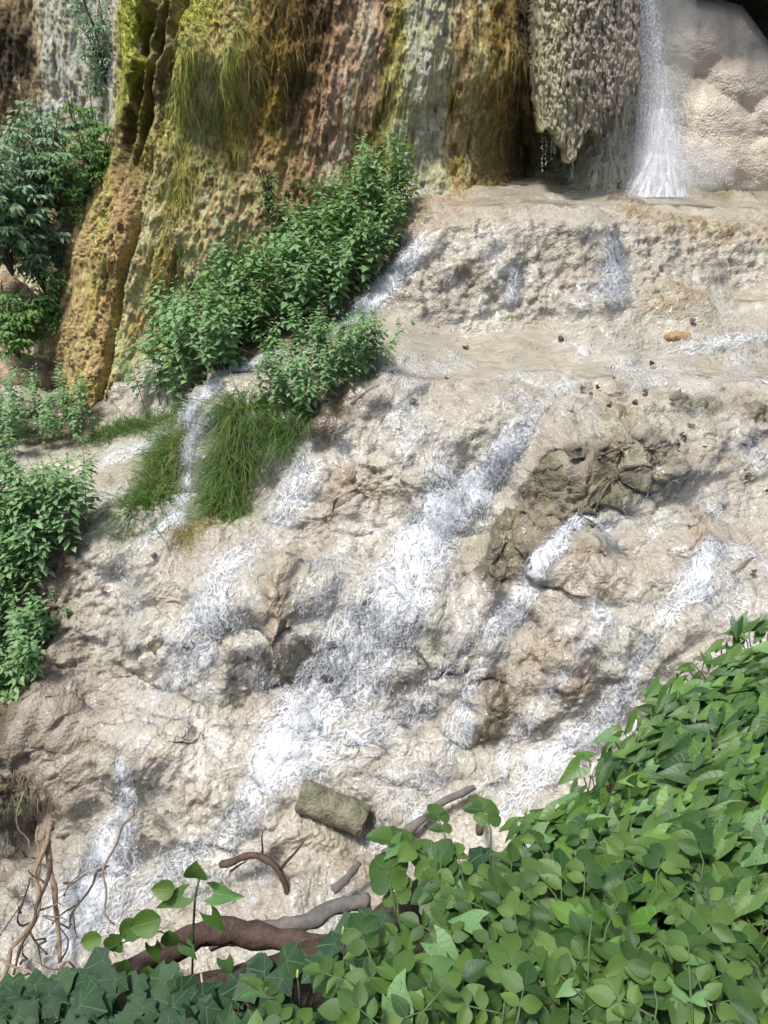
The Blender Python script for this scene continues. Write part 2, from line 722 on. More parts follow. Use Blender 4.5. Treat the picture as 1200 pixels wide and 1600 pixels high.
M = {
    "trav": mat_travertine(),
    "cliff": mat_cliff(),
    "white": mat_whitewater(),
    "pool": mat_pool(),
    "foam": mat_foam(),
    "fall": mat_fall(),
    "nettle": mat_leaf("nettle_leaf", (0.130, 0.245, 0.100), (0.225, 0.36, 0.175), trans=0.25, rough=0.55),
    "nettle_stem": mat_simple("nettle_stem", (0.10, 0.14, 0.05), (0.16, 0.15, 0.06), 30),
    "shrub": mat_leaf("shrub_leaf", (0.11, 0.21, 0.10), (0.24, 0.34, 0.24), trans=0.2, rough=0.5),
    "shrub2": mat_leaf("bright_shrub_leaf", (0.08, 0.18, 0.045), (0.14, 0.26, 0.07), trans=0.25, rough=0.5),
    "bark": mat_simple("brown_bark", (0.045, 0.030, 0.022), (0.11, 0.075, 0.055), 14, 0.75, 0.7, 0.012, (1, 1, 1)),
    "grey_bark": mat_simple("grey_bark", (0.09, 0.085, 0.08), (0.17, 0.155, 0.14), 12, 0.8, 0.6, 0.012),
    "log": mat_simple("mossy_log_bark", (0.24, 0.21, 0.16), (0.085, 0.095, 0.045), 7, 0.5, 1.0, 0.04),
    "wood_end": mat_simple("cut_wood", (0.22, 0.16, 0.10), (0.32, 0.25, 0.16), 16, 0.7),
    "twig": mat_simple("dry_twig", (0.16, 0.11, 0.07), (0.30, 0.23, 0.16), 18, 0.8),
    "pale_twig": mat_simple("pale_dry_stalk", (0.40, 0.33, 0.22), (0.52, 0.45, 0.33), 18, 0.7),
    "dead_leaf": mat_simple("dead_leaf", (0.075, 0.045, 0.026), (0.17, 0.105, 0.058), 12, 0.7),
    "soil": mat_simple("bank_soil", (0.030, 0.022, 0.015), (0.075, 0.055, 0.035), 12, 0.95, 0.8, 0.03),
    "grass": mat_leaf("grass_blade", (0.065, 0.135, 0.03), (0.13, 0.22, 0.05), trans=0.3, rough=0.45),
    "hang_green": mat_leaf("hanging_green_strand", (0.30, 0.35, 0.06), (0.50, 0.48, 0.14), trans=0.3, rough=0.6),
    "hang_dry": mat_leaf("hanging_dry_strand", (0.24, 0.19, 0.07), (0.40, 0.31, 0.13), trans=0.2, rough=0.7),
    "moss": mat_leaf("moss_tuft", (0.10, 0.11, 0.012), (0.22, 0.18, 0.02), trans=0.1, rough=0.9),
    "elder": mat_leaf("compound_leaflet", (0.030, 0.076, 0.020), (0.108, 0.188, 0.038), (0.11, 0.20, 0.07), 0.42, 0.25, 8.0, 0.05, spec=0.38),
    "bind": mat_leaf("bindweed_leaf", (0.024, 0.070, 0.020), (0.100, 0.186, 0.040), (0.13, 0.23, 0.08), 0.40, 0.25, 6.0, 0.05, spec=0.4),
    "lime": mat_leaf("young_lime_leaf", (0.09, 0.20, 0.03), (0.13, 0.25, 0.045), (0.25, 0.42, 0.10), 0.42, 0.3, 7.0, 0.05),
    "holed": mat_leaf("insect_eaten_leaf", (0.09, 0.20, 0.06), (0.14, 0.27, 0.10), (0.16, 0.28, 0.10), 0.45, 0.25, 7.0, 0.05, holes=True),
    "ivy": mat_leaf("ivy_leaf", (0.016, 0.044, 0.020), (0.034, 0.078, 0.030), (0.12, 0.20, 0.10), 0.55, 0.08, vattr=True, spec=0.2),
    "stem": mat_simple("green_stem", (0.05, 0.09, 0.03), (0.09, 0.13, 0.045), 30, 0.6),
    "white_petal": mat_simple("white_petal", (0.80, 0.80, 0.76), (0.86, 0.86, 0.82), 30, 0.5, 0.1),
    "bud": mat_simple("yellow_bud", (0.45, 0.50, 0.10), (0.55, 0.58, 0.18), 30, 0.5, 0.1),
    "purple": mat_simple("purple_petal", (0.32, 0.16, 0.40), (0.42, 0.25, 0.5), 30, 0.6, 0.1),
}

# ================================================================== the travertine slope
CT = """
700 292 13.6|820 290 14|950 288 14.6|1050 288 15.6|1200 290 16|1450 292 16|1050 286 18.5|1450 288 18.5|700 291 16|
720 320 12.7|900 325 12.9|1050 322 13.6|1200 322 14.2|1450 325 14.2|
650 352 11.9|720 346 11.8|800 346 11.75|880 348 11.75|950 354 11.9|1050 366 12.3|1200 370 12.8|1450 375 12.8|
650 395 11.5|720 375 11.55|800 372 11.5|880 374 11.5|950 380 11.6|
620 478 11|690 474 11.1|750 478 11.1|850 466 11.2|980 450 11.4|1100 472 11.3|1200 470 11.6|1450 470 11.6|1150 430 12.2|1150 402 12.3|1300 400 12.4|1050 410 11.9|
620 540 10.1|800 540 10.3|1000 545 10.4|1200 560 10.3|1450 560 10.3|900 500 10.8|1080 510 10.8|
620 610 9.3|750 600 9.4|850 620 9.3|1000 600 9.5|1200 620 9.5|1450 620 9.5|
500 660 8.9|620 700 8.6|750 700 8.5|850 660 8.9|950 690 8.7|1100 680 8.8|1200 690 8.8|1450 700 8.7|
430 760 8.35|430 815 8.0|500 812 7.95|520 730 8.5|560 800 7.9|640 820 7.75|700 790 7.9|760 880 7.5|850 750 8.2|950 800 7.8|1100 800 7.7|1200 800 7.7|1450 820 7.6|640 750 8.25|
250 870 7.9|350 900 7.5|450 890 7.4|560 930 7.1|680 920 7.1|800 950 6.9|900 900 7.1|1000 920 6.8|1150 900 6.8|1450 950 6.3|
180 1000 7.1|320 1050 6.6|450 1060 6.6|560 1060 6.4|700 1060 6.4|850 1060 6.2|1000 1050 6.1|1150 1000 6.2|1300 1050 5.9|
100 1150 6.4|250 1170 6|430 1180 5.9|560 1170 5.9|700 1170 5.8|850 1170 5.7|950 1120 5.8|1450 1150 5.2|
60 1200 6.35|60 1290 6.1|180 1300 5.5|350 1290 5.4|520 1280 5.4|700 1270 5.4|850 1250 5.3|
50 1400 5.3|180 1420 4.9|350 1400 4.8|520 1380 4.8|700 1350 4.9|850 1320 4.9|
180 1560 4|600 1500 4|1000 1450 4|-150 1560 4|1350 1400 4|600 1700 3|-100 1750 3|1200 1650 3|
200 700 9.8|100 740 9.3|-50 700 10|60 620 11.8|150 640 11.2|280 680 9.9|230 800 8.5|150 830 8.3|60 850 8.1|20 1000 7.2|-150 850 8|-150 1000 7.2|-150 1200 6.3|-150 1420 5.2|-200 620 12|
400 575 9.9|340 600 9.8|310 640 9.7|260 690 9.6|300 720 9.15|330 670 9.2|300 820 8.5|380 820 8.3|400 680 9|450 690 8.85|
480 560 10|560 500 10.8|500 640 9.1|640 330 12.2|590 400 11.8|520 400 12.2|420 480 11.4|330 560 10.9|250 640 10.6|330 500 11.9|200 600 11.7|
30 590 13.5|-150 590 13.5|200 590 14|-100 585 17|200 585 18|500 380 15"""
ctl = np.array([[float(a) for a in s.split()] for s in CT.replace("\n", "").split("|") if s.strip()])
CW = P(ctl[:, 0], ctl[:, 1], ctl[:, 2])
BASE = TPS(CW[:, :2], CW[:, 2], lam=4e-3)


def terrace(x, y, z):
    """steps worn into the slope: level treads and steep faces of uneven height"""
    p = np.stack([x, y, z], 1).astype(np.float32)
    gate = sstep(4.5, 4.0, z)
    # broad tiers about a metre and a half high
    q = (z - 2.62) / 1.45 + 0.28 * fbm(p * np.array([.7, .7, .3], np.float32) + 3.7, 3)
    f = q - np.floor(q)
    g = np.floor(q) + f - 0.145 * np.sin(2 * math.pi * f)
    out = z + 1.45 * (g - q) * 0.85 * gate
    # smaller uneven steps
    q = z / 0.46 + 0.95 * fbm(p * 0.75 + 3.7, 3) + 0.35 * fbm(p * 2.6 + 51, 2)
    f = q - np.floor(q)
    g = np.floor(q) + f - 0.15 * np.sin(2 * math.pi * f)
    k = 0.75 * sstep(-0.45, 0.25, fbm(p * 0.6 + 88, 2)) * gate
    return out + 0.46 * (g - q) * k


def ground(px, py, y0=3.0, y1=17.5):
    """where the sight line through a photograph point meets the slope"""
    Y = np.linspace(y0, y1, 360)
    p = P(np.full(360, px), np.full(360, py), Y)
    d = p[:, 2] - terrace(p[:, 0], p[:, 1], BASE(p[:, :2]))
    k = np.where(d < 0)[0]
    i = k[0] if len(k) else 359
    if i > 0 and len(k):
        f = d[i - 1] / (d[i - 1] - d[i])
        return p[i - 1] + f * (p[i] - p[i - 1])
    return p[i]


def zat(x, y):
    return BASE(np.stack([np.atleast_1d(x), np.atleast_1d(y)], 1))


NR, NC = 860, 640
A0, A1 = -0.78, 0.68
A = np.linspace(A0, A1, NC)
YF = np.linspace(3.0, 18.0, 420)
XX = A[None, :] * (YF[:, None] * 0.93 + 1.0)
ZZ = BASE(np.stack([XX.ravel(), np.broadcast_to(YF[:, None], XX.shape).ravel()], 1)).reshape(XX.shape)
ZZ = terrace(XX.ravel(), np.broadcast_to(YF[:, None], XX.shape).ravel(), ZZ.ravel()).reshape(XX.shape)
ds = np.hypot(np.diff(YF)[:, None], np.diff(ZZ, axis=0)) / np.hypot(YF[:-1], ZZ[:-1].mean(1) - CAMZ)[:, None]
el = np.arctan2(CAMZ - ZZ, YF[:, None])
w = 0.55 * ds + 0.9 * np.abs(np.diff(el, axis=0)) + 0.0003
w = blur2(w, 9, 3)
cum = np.vstack([np.zeros(NC), np.cumsum(w, 0)])
YG = np.empty((NR, NC))
ts = np.linspace(0, 1, NR)
for j in range(NC):
    YG[:, j] = np.interp(ts * cum[-1, j], cum[:, j], YF)
YG = np.stack([YG[:, j] for j in range(NC)], 1)
XG = A[None, :] * (YG * 0.93 + 1.0)
ZG = BASE(np.stack([XG.ravel(), YG.ravel()], 1)).reshape(XG.shape)
ZG = terrace(XG.ravel(), YG.ravel(), ZG.ravel()).reshape(XG.shape)
ZG = blur2(ZG, 1, 2)
G0 = np.stack([XG, YG, ZG], 2)
N0 = grid_normals(G0)
N0 *= np.sign(N0[:, :, 2:3])
slope = np.clip(1 - N0[:, :, 2], 0, 1)                 # 0 flat .. 1 upright
steep = sstep(0.06, 0.42, blur2(slope, 3, 1)).ravel()
pp = G0.reshape(-1, 3).astype(np.float32)
nn = N0.reshape(-1, 3)

wp = np.stack([fbm(pp * 1.3 + 3, 3), fbm(pp * 1.3 + 40, 3), fbm(pp * 1.3 + 80, 3)], 1).astype(np.float32)
pv = (pp + 0.16 * wp) * np.array([1, 1, 0.62], np.float32)
b0 = domes(pv * 1.25, 1.0)
b1 = domes(pv * 3.2 + 5, 0.95)
b2 = bulbs(pv * 8.5 + 11)
b3 = bulbs(pv * 20 + 19)
big = fbm(pp * 0.8 + 60, 3)
mid = fbm(pp * 3.0 + 31, 4)
rid = ridged(pp * np.array([2.3, 2.3, 0.9], np.float32) + 7, 3)
patch = sstep(-0.25, 0.3, fbm(pp * 0.9 + 13, 3))
# little rimstone dams on the gentle ground: saw-tooth terraces that follow the height
zt = pp[:, 2] * 7.5 + 1.4 * fbm(pp * 1.6 + 90, 3) + 0.35 * mid
fr_ = zt - np.floor(zt)
terr = (np.where(fr_ < 0.82, fr_ / 0.82, (1 - fr_) / 0.18) - 0.5)
st2 = np.clip(np.maximum(steep * 1.25 + 0.08, 0.72 * sstep(9.5, 8.7, pp[:, 1])), 0, 1) * (1 + 0.35 * sstep(10.6, 11.0, pp[:, 1]) * sstep(12.4, 12.0, pp[:, 1]))
drip = ridged((pp + 0.1 * wp) * np.array([6.5, 6.5, 1.1], np.float32) + 27, 2)
D = (0.17 * big * (0.35 + 0.65 * steep) + 0.16 * sstep(9.6, 8.6, pp[:, 1]) * fbm(pp * np.array([1.3, 1.3, .8], np.float32) + 260, 2) + 0.12 * mid * (0.25 + steep)
     + st2 * ((0.06 + 0.15 * sstep(9.6, 8.6, pp[:, 1])) * (b0 - 0.5) + 0.085 * (b1 - 0.5) * patch + 0.12 * (b2 - 0.62) * (0.35 + 0.65 * patch) + 0.05 * (b3 - 0.3) + 0.02 * rid + 0.025 * drip - 0.035)
     + (1 - steep) * (0.035 * terr + 0.010 * (b1 - 0.5) + 0.030 * (b2 - 0.5) * patch + 0.016 * b3))
zu = pp[:, 2] * 9.0 + 1.1 * fbm(pp * np.array([.9, .9, .9], np.float32) + 190, 3)
fu = zu - np.floor(zu)
D = D + 0.055 * (np.where(fu < 0.8, fu / 0.8, (1 - fu) / 0.2) - 0.5) * sstep(11.7, 12.1, pp[:, 1]) * (1 - 0.6 * steep)
far = sstep(13.2, 15.0, pp[:, 1])
D = D * (1 - 0.6 * far)


def blob(pxpy, r, pts=None):
    """soft weight round a place on the slope (metres)"""
    c = ground(*pxpy)
    q = pp if pts is None else pts
    d2 = ((q[:, 0] - c[0]) ** 2 + (q[:, 1] - c[1]) ** 2 + 0.5 * (q[:, 2] - c[2]) ** 2) / (r * r)
    return np.exp(-d2)


# hollows and swellings of the slope
for q, r, h in (((440, 930), 0.45, 0.20), ((420, 1030), 0.4, 0.10), ((570, 770), 0.5, 0.16), ((660, 780), 0.35, 0.16), ((920, 905), 0.42, 0.18),
                ((890, 1045), 0.42, 0.17), ((780, 1090), 0.3, 0.14), ((690, 1010), 0.45, 0.16), ((1080, 870), 0.35, 0.2), ((900, 730), 0.6, 0.2),
                ((560, 1180), 0.4, 0.12), ((1050, 480), 0.5, 0.12), ((60, 1170), 0.5, 0.3), ((40, 1290), 0.4, -0.45),
                ((270, 1150), 0.4, 0.16), ((240, 930), 0.4, 0.1), ((700, 870), 0.3, -0.10), ((600, 1000), 0.5, 0.08), ((480, 1140), 0.35, -0.1), ((820, 960), 0.3, -0.14)):
    D = D + h * blob(q, r)
MOSSY, TANR, OCH = 0, 1, 2
OUT = [  # label, [(px, py, radius m)], height m, crust
    ("large dark mossy outcrop dividing the cascade on the right", [(770, 915, .22), (790, 880, .30), (820, 840, .34), (860, 810, .36), (900, 790, .36), (930, 765, .34), (985, 755, .32), (1035, 755, .25), (860, 770, .34), (900, 740, .32), (955, 730, .30), (1010, 720, .25), (840, 880, .28), (890, 840, .28)], .34, MOSSY),
    ("tan hanging tufa bulge left of the main cascade", [(440, 925, .24), (445, 980, .24), (450, 1020, .2)], .07, TANR),
    ("tan lobed tufa knob between the two right-hand falls", [(920, 900, .26), (900, 930, .22), (950, 915, .22)], .05, TANR),
    ("knobbly tufa lump above the bindweed edge", [(880, 1040, .2), (905, 1060, .2), (850, 1010, .2)], .05, TANR),
    ("dark narrow tufa spur in the lower cascade", [(775, 1060, .13), (780, 1100, .13), (770, 1130, .12)], .08, MOSSY),
    ("tan tufa stump with drowned stems at the right", [(1075, 865, .2), (1090, 885, .18)], .05, TANR),
    ("low mossy crust on the lip of the middle pool", [(1060, 635, .15), (1110, 642, .18), (1175, 648, .16)], .08, MOSSY),
    ("low ochre crust in the upper pool", [(1090, 308, .3), (1150, 310, .35)], .12, OCH),
    ("orange-brown crust along the top step", [(980, 338, .3), (1030, 348, .3), (1080, 358, .3)], .13, OCH),
    ("mossy orange crust at the right end of the top step", [(1130, 368, .3), (1190, 376, .3)], .18, OCH),
    ("small mossy crust beside the pool lip", [(965, 322, .22), (990, 326, .2)], .12, MOSSY),
    ("pale mossy lump beside the middle pool", [(1050, 480, .28), (1090, 488, .22), (1010, 490, .2)], .14, OCH),
    ("tan fluted tufa step left of the white chute", [(540, 770, .22), (580, 785, .24), (640, 790, .2)], .06, TANR),
    ("bare brown shore at the foot of the pale rib", [(680, 318, .34), (720, 308, .28), (655, 335, .26)], .06, OCH),
]
crust = np.full(len(pp), -1)
cw = np.full(len(pp), 0.40)
pc = pp + 0.10 * np.stack([fbm(pp * 4 + 7, 3), fbm(pp * 4 + 27, 3), fbm(pp * 4 + 47, 3)], 1).astype(np.float32)
crag = 0.30 * ridged(pc * np.array([8, 8, 10], np.float32) + 3, 3) + 0.40 * (domes(pc * 9 + 8) - 0.5) + 0.36 * (bulbs(pc * 19 + 4) - 0.4) + 0.5 * fbm(pc * 5 + 70, 4) + 0.35 * fbm(pc * 17 + 7, 3)
cn_ = fbm(pp * 5 + 12, 3)
ow = np.zeros(len(pp))
for oi, (lab_, spots, hh_, kd) in enumerate(OUT):
    wgt = np.zeros(len(pp))
    for px, py, r in spots:
        wgt = 1 - (1 - wgt) * (1 - np.minimum(blob((px, py), r), 1))
    D = D + 0.6 * hh_ * wgt + (0.15 if kd == MOSSY else 0.09) * crag * sstep(0.12, 0.7, wgt)
    k_ = wgt + 0.26 * cn_ + 0.10 * crag
    m_ = k_ > cw
    crust[m_] = oi
    cw[m_] = k_[m_]
    ow = np.maximum(ow, wgt)
G1 = (pp + nn * D[:, None]).reshape(NR, NC, 3)

# colour of the stone
cream = np.array([0.385, 0.358, 0.300])
pale = np.array([0.49, 0.472, 0.418])
tan = np.array([0.265, 0.222, 0.162])
brown = np.array([0.17, 0.12, 0.070])
olive = np.array([0.15, 0.135, 0.050])
f1 = fbm(pp * 1.1 + 21, 4)
f2 = fbm(pp * 4.5 + 44, 4)
f3 = fbm(pp * np.array([9, 9, 4], np.float32) + 70, 3)


def lerp(c, target, w):
    return c + (np.asarray(target) - c) * np.clip(w, 0, 1)[:, None]


C = np.tile(cream, (len(pp), 1))
C = lerp(C, pale, sstep(0.0, 0.45, f1 + 0.3 * f2))
C = lerp(C, tan, 0.75 * sstep(0.0, 0.5, -f1 + 0.5 * f2))
C = lerp(C, tan * 0.8, 0.5 * sstep(0.2, 0.6, f3) * steep)
C = lerp(C, brown, 0.5 * sstep(0.30, 0.62, f2 + 0.35 * f3) * sstep(-0.1, 0.3, fbm(pp * 0.7 + 150, 2)))
for q, r, s, cc in (((900, 780), 0.5, 0.6, olive), ((830, 850), 0.4, 0.7, brown), ((1000, 740), 0.4, 0.5, olive), ((1080, 640), 0.4, 0.45, olive), ((1150, 640), 0.3, 0.4, brown),
                    ((960, 660), 0.35, 0.5, olive), ((440, 940), 0.30, 0.55, tan * 0.6), ((450, 1010), 0.25, 0.5, tan * 0.55), ((920, 910), 0.3, 0.6, tan * 0.6), ((780, 1080), 0.25, 0.8, brown),
                    ((900, 1050), 0.22, 0.6, tan * 0.6), ((760, 1010), 0.3, 0.3, tan * .7), ((1070, 870), 0.25, 0.7, tan * .6), ((560, 780), 0.35, 0.35, tan * .7), ((860, 400), 0.35, 0.5, tan * .6), ((700, 440), 0.5, 0.45, tan * .8),
                    ((1020, 345), 0.4, 0.8, (0.33, 0.22, 0.12)), ((1100, 360), 0.45, 0.7, (0.30, 0.22, 0.11)), ((970, 322), 0.35, 0.6, olive), ((1120, 310), 0.3, 0.8, olive), ((1060, 490), 0.3, 0.5, olive), ((1000, 480), 0.3, 0.4, olive),
                    ((690, 320), 0.5, 0.8, (0.30, 0.20, 0.13)), ((640, 340), 0.4, 0.7, (0.24, 0.17, 0.10)), ((740, 300), 0.4, 0.6, (0.36, 0.25, 0.17)), ((540, 620), 0.4, 0.6, brown), ((30, 1250), 0.9, 0.95, (0.13, 0.095, 0.06)), ((120, 1200), 0.5, 0.5, (0.22, 0.17, 0.12)), ((60, 1180), 0.5, 0.5, tan * .6),  # wide dark brown stain at the left overhang also paints in its shade
                    ((300, 850), 0.22, 0.9, olive), ((330, 680), 0.3, 0.6, tan * .7), ((60, 1000), 0.7, 0.6, tan * 0.6), ((130, 1080), 0.5, 0.4, tan * 0.7), ((60, 600), 0.9, 0.5, (0.42, 0.30, 0.22))):
    wgt = s * blob(q, r) * (0.5 + 0.9 * sstep(-0.35, 0.35, f2 + 0.3 * f3))
    C = lerp(C, cc, wgt)
sk = fbm((pp + 0.12 * wp) * np.array([6.5, 6.5, 1.1], np.float32) + 120, 3)
C = lerp(C, (0.20, 0.155, 0.105), 0.7 * sstep(0.08, 0.45, sk) * sstep(0.1, 0.5, steep) * sstep(-.3, .3, f1))
C = lerp(C, (0.35, 0.345, 0.265), 0.5 * sstep(0.05, 0.4, fbm(pp * 2.3 + 171, 3)))
C = lerp(C, (0.16, 0.12, 0.08), 0.6 * sstep(0.38, 0.6, fbm(pp * 11 + 33, 3) + 0.15 * f1))  # small dark brown spots scattered at random to paint in pit darkness
# dark earth under the plants between the cascade and the cliff
for q, r in (((560, 430), 0.9), ((480, 500), 0.9), ((380, 560), 0.8), ((300, 620), 0.6), ((500, 640), 0.45), ((80, 650), 1.0), ((60, 860), 0.7), ((430, 480), 0.9), ((20, 950), .6), ((20, 1100), .5)):
    C = lerp(C, (0.10, 0.075, 0.045), 0.9 * sstep(0.25, 0.7, blob(q, r) + 0.2 * f2))
KC = [((0.20, 0.175, 0.13), (0.095, 0.080, 0.058), (0.16, 0.155, 0.085)), ((0.36, 0.31, 0.235), (0.24, 0.195, 0.14), (0.42, 0.375, 0.30)), ((0.36, 0.29, 0.20), (0.25, 0.19, 0.12), (0.27, 0.25, 0.14))]
for oi, (lab_, spots, hh_, kd) in enumerate(OUT):
    mk = (crust == oi) * sstep(0.40, 0.58 if kd == MOSSY else 0.8, cw) * (sstep(-0.9, -0.1, f2 + 0.5 * f3) if kd == MOSSY else sstep(-0.5, 0.1, f2 + 0.5 * f3))
    cc_ = lerp(lerp(np.tile(np.array(KC[kd][0]), (len(pp), 1)), KC[kd][1], sstep(-.2, .3, f2)), KC[kd][2], .8 * sstep(0, .4, fbm(pp * 6 + 91, 3) + .2 * nn[:, 2] - .1)) if oi == 0 or kd != OUT[oi - 1][3] or True else None
    C = C + (cc_ - C) * mk[:, None]
wet = np.clip(0.75 + 0.5 * f1 - 0.2 * (b1 < 0.2), 0.15, 1)
for q, r in (((60, 1180), 0.8), ((900, 760), 0.6), ((690, 320), 0.5), ((60, 1000), 0.6)):
    wet = wet * (1 - 0.75 * blob(q, r))

fall_f = grid_faces(NR, NC)
fcr = crust[fall_f]
fid = np.where((fcr == fcr[:, :1]).all(1), fcr[:, 0], -1)
V1 = G1.reshape(-1, 3)


def sub_mesh(name, faces, mat):
    used, inv = np.unique(faces.ravel(), return_inverse=True)
    return mesh_np(name, V1[used], inv.reshape(-1, 4), mat, cols={"Col": C[used]}, scal={"wet": wet[used]})


tag(obj("travertine_slope", sub_mesh("travertine_slope", fall_f[fid < 0], M["trav"])), "cream travertine hillside of rounded wet steps under the cascade", kind="structure")
for oi, (lab_, spots, hh_, kd) in enumerate(OUT):
    if (fid == oi).any():
        tag(obj("rock_outcrop", sub_mesh("rock_outcrop", fall_f[fid == oi], M["trav"])), lab_, "rock")

# ------------------------------------------------------------------ running water
FLOWS = [  # photograph points (px, py, width in px, strength)
    [(850, 640, 40, .35), (800, 690, 55, .8), (760, 745, 60, 1), (705, 800, 70, 1), (670, 850, 95, 1), (620, 930, 130, .85), (560, 1020, 170, .8), (510, 1090, 190, .8), (460, 1150, 110, .95), (425, 1200, 80, 1), (400, 1260, 60, .6)],
    [(700, 660, 40, .3), (690, 730, 70, .55), (700, 790, 60, .7)],
    [(690, 900, 60, .35), (725, 990, 70, .45), (700, 1060, 70, .55), (620, 1130, 110, .55), (520, 1170, 110, .7), (440, 1200, 80, .9)],
    [(760, 1030, 35, .5), (735, 1090, 50, .65), (715, 1150, 55, .65), (690, 1220, 70, .5), (640, 1270, 70, .5)],
    [(480, 690, 50, .3), (470, 750, 75, .75), (450, 800, 70, .65), (420, 850, 80, .4), (365, 890, 80, .65), (335, 960, 95, .75), (310, 1015, 80, .7), (280, 1060, 70, .5), (235, 1130, 50, .35), (215, 1200, 32, .7), (205, 1260, 50, .8), (185, 1330, 85, .95), (160, 1400, 120, .95), (120, 1450, 120, .8)],
    [(410, 1230, 70, .8), (370, 1300, 70, .6), (310, 1330, 70, .65), (230, 1400, 60, .6)],
    [(600, 1230, 70, .45), (520, 1240, 60, .4), (560, 1290, 50, .7), (600, 1330, 60, .5), (640, 1380, 60, .4)],
    [(1020, 820, 60, .3), (950, 840, 50, .5), (900, 850, 35, .75), (865, 890, 30, .9), (830, 930, 38, 1), (790, 965, 45, 1), (760, 1010, 60, .4)],
    [(1180, 880, 60, .4), (1105, 880, 40, .8), (1080, 925, 55, 1), (1030, 980, 60, .55), (990, 1050, 55, .6), (970, 1090, 55, .75), (915, 1150, 60, .8), (850, 1210, 70, .75), (800, 1260, 80, .6)],
    [(900, 940, 50, .3), (950, 975, 30, .75), (900, 1020, 35, .4), (860, 1080, 30, .5), (800, 1170, 60, .5), (770, 1240, 60, .5)],
    [(670, 375, 30, .5), (635, 410, 36, .95), (605, 450, 44, 1), (570, 485, 40, 1), (530, 520, 24, .6), (470, 560, 20, .6)],
    [(950, 385, 50, .6), (960, 420, 55, .75), (955, 455, 60, .7), (900, 480, 60, .3)],
    [(800, 400, 20, .3), (800, 440, 24, .6), (795, 470, 26, .7)],
    [(430, 560, 30, .7), (385, 578, 28, 1), (340, 612, 32, 1), (300, 650, 36, 1), (250, 690, 46, .9), (180, 720, 70, .5)],
    [(330, 645, 26, .8), (307, 700, 28, 1), (292, 770, 30, .95), (272, 825, 44, .9), (230, 860, 50, .5), (180, 900, 60, .3)],
    [(1190, 530, 30, .6), (1110, 545, 40, .65), (1030, 560, 50, .35)],
    [(1190, 600, 40, .5), (1100, 590, 60, .3)],
    [(700, 660, 30, .3), (640, 690, 30, .35)],
    [(925, 294, 12, .6), (980, 294, 22, .9), (1050, 294, 24, 1), (1110, 294, 18, .7), (1190, 293, 14, .5)],
    [(1150, 690, 60, .35), (1020, 800, 70, .3), (960, 830, 50, .4)],
]
foam = np.zeros(len(pp), np.float32)
SU = np.zeros((len(pp), 2), np.float32)
TAN = np.zeros((len(pp), 3), np.float32)
for fi, fl in enumerate(FLOWS):
    fa = np.array(fl, float)
    W = np.array([ground(a, b) for a, b in fa[:, :2]])
    scale = np.array([np.linalg.norm(p - [0, 0, CAMZ]) for p in W]) / F
    wid = fa[:, 2] * scale * 0.60
    acc = 0.0
    for k in range(len(fa) - 1):
        a, b = W[k], W[k + 1]
        ab = b - a
        L2 = ab @ ab
        box = (np.abs(pp[:, 0] - (a[0] + b[0]) / 2) < abs(ab[0]) / 2 + 1.0) & (np.abs(pp[:, 1] - (a[1] + b[1]) / 2) < abs(ab[1]) / 2 + 1.0)
        ix = np.where(box)[0]
        q = pp[ix] - a
        tt = np.clip(q @ ab / L2, 0, 1)
        near = a + tt[:, None] * ab
        dv = pp[ix] - near
        dist = np.linalg.norm(dv, axis=1)
        ww = wid[k] + (wid[k + 1] - wid[k]) * tt
        st = fa[k, 3] + (fa[k + 1, 3] - fa[k, 3]) * tt
        val = st * np.exp(-(dist / (ww + 1e-6)) ** 2 * 1.3)
        side = np.cross(ab, [0, 0, 1.0])
        side /= np.linalg.norm(side)
        better = val > foam[ix]
        jx = ix[better]
        foam[jx] = val[better]
        SU[jx, 0] = acc + tt[better] * math.sqrt(L2) + fi * 7.3
        SU[jx, 1] = (dv @ side)[better]
        TAN[jx] = (ab / math.sqrt(L2)).astype(np.float32)
        acc += math.sqrt(L2)
# the thin film that runs over most of the open slope
fld = fbm((pp + 0.2 * wp) * np.array([1.5, 1.5, .55], np.float32) + 310, 3)
fbg = 0.46 * sstep(-0.35, 0.35, fld) * sstep(10.9, 10.2, pp[:, 1]) * (1 - ow) + 0.40 * sstep(-0.1, 0.4, fld) * steep * sstep(10.7, 10.9, pp[:, 1]) * sstep(12.4, 12.0, pp[:, 1])
for q, r in (((60, 1180), 0.9), ((60, 1000), 0.7), ((60, 860), 0.8), ((560, 430), 0.9), ((480, 500), 0.9), ((380, 560), 0.7), ((500, 630), 0.5), ((300, 620), 0.6), ((80, 650), 0.9)):
    fbg = fbg * (1 - np.minimum(1, 1.4 * blob(q, r)))
mf = fbg > foam
foam[mf] = fbg[mf]
SU[mf, 0] = (-(pp[:, 1] + pp[:, 2]) + 60)[mf]
SU[mf, 1] = (pp[:, 0] + 0.3 * pp[:, 1])[mf]
TAN[mf] = (-0.45, -0.6, -0.65)
foamG = foam.reshape(NR, NC)
film = np.stack([blur2(G1[:, :, k], 3, 2) for k in range(3)], 2)
filmN = grid_normals(film)
filmN *= np.sign(filmN[:, :, 2:3])
rip = fbm(np.c_[SU[:, 0] * 5, SU[:, 1] * 16, foam * 2], 3).reshape(NR, NC)
film = film + filmN * (0.018 + 0.040 * foamG + 0.018 * rip * sstep(0.05, 0.4, foamG))[:, :, None]
fq = grid_faces(NR, NC)
keep = (foam[fq] > 0.045).all(1)
fq = fq[keep]
used, inv = np.unique(fq.ravel(), return_inverse=True)
ww_me = mesh_np("white_water", film.reshape(-1, 3)[used], inv.reshape(-1, 4), M["white"], uv=SU[used], scal={"foam": foam[used]})
tag(obj("white_water", ww_me), "white foaming water running down over the cream travertine steps", kind="structure")

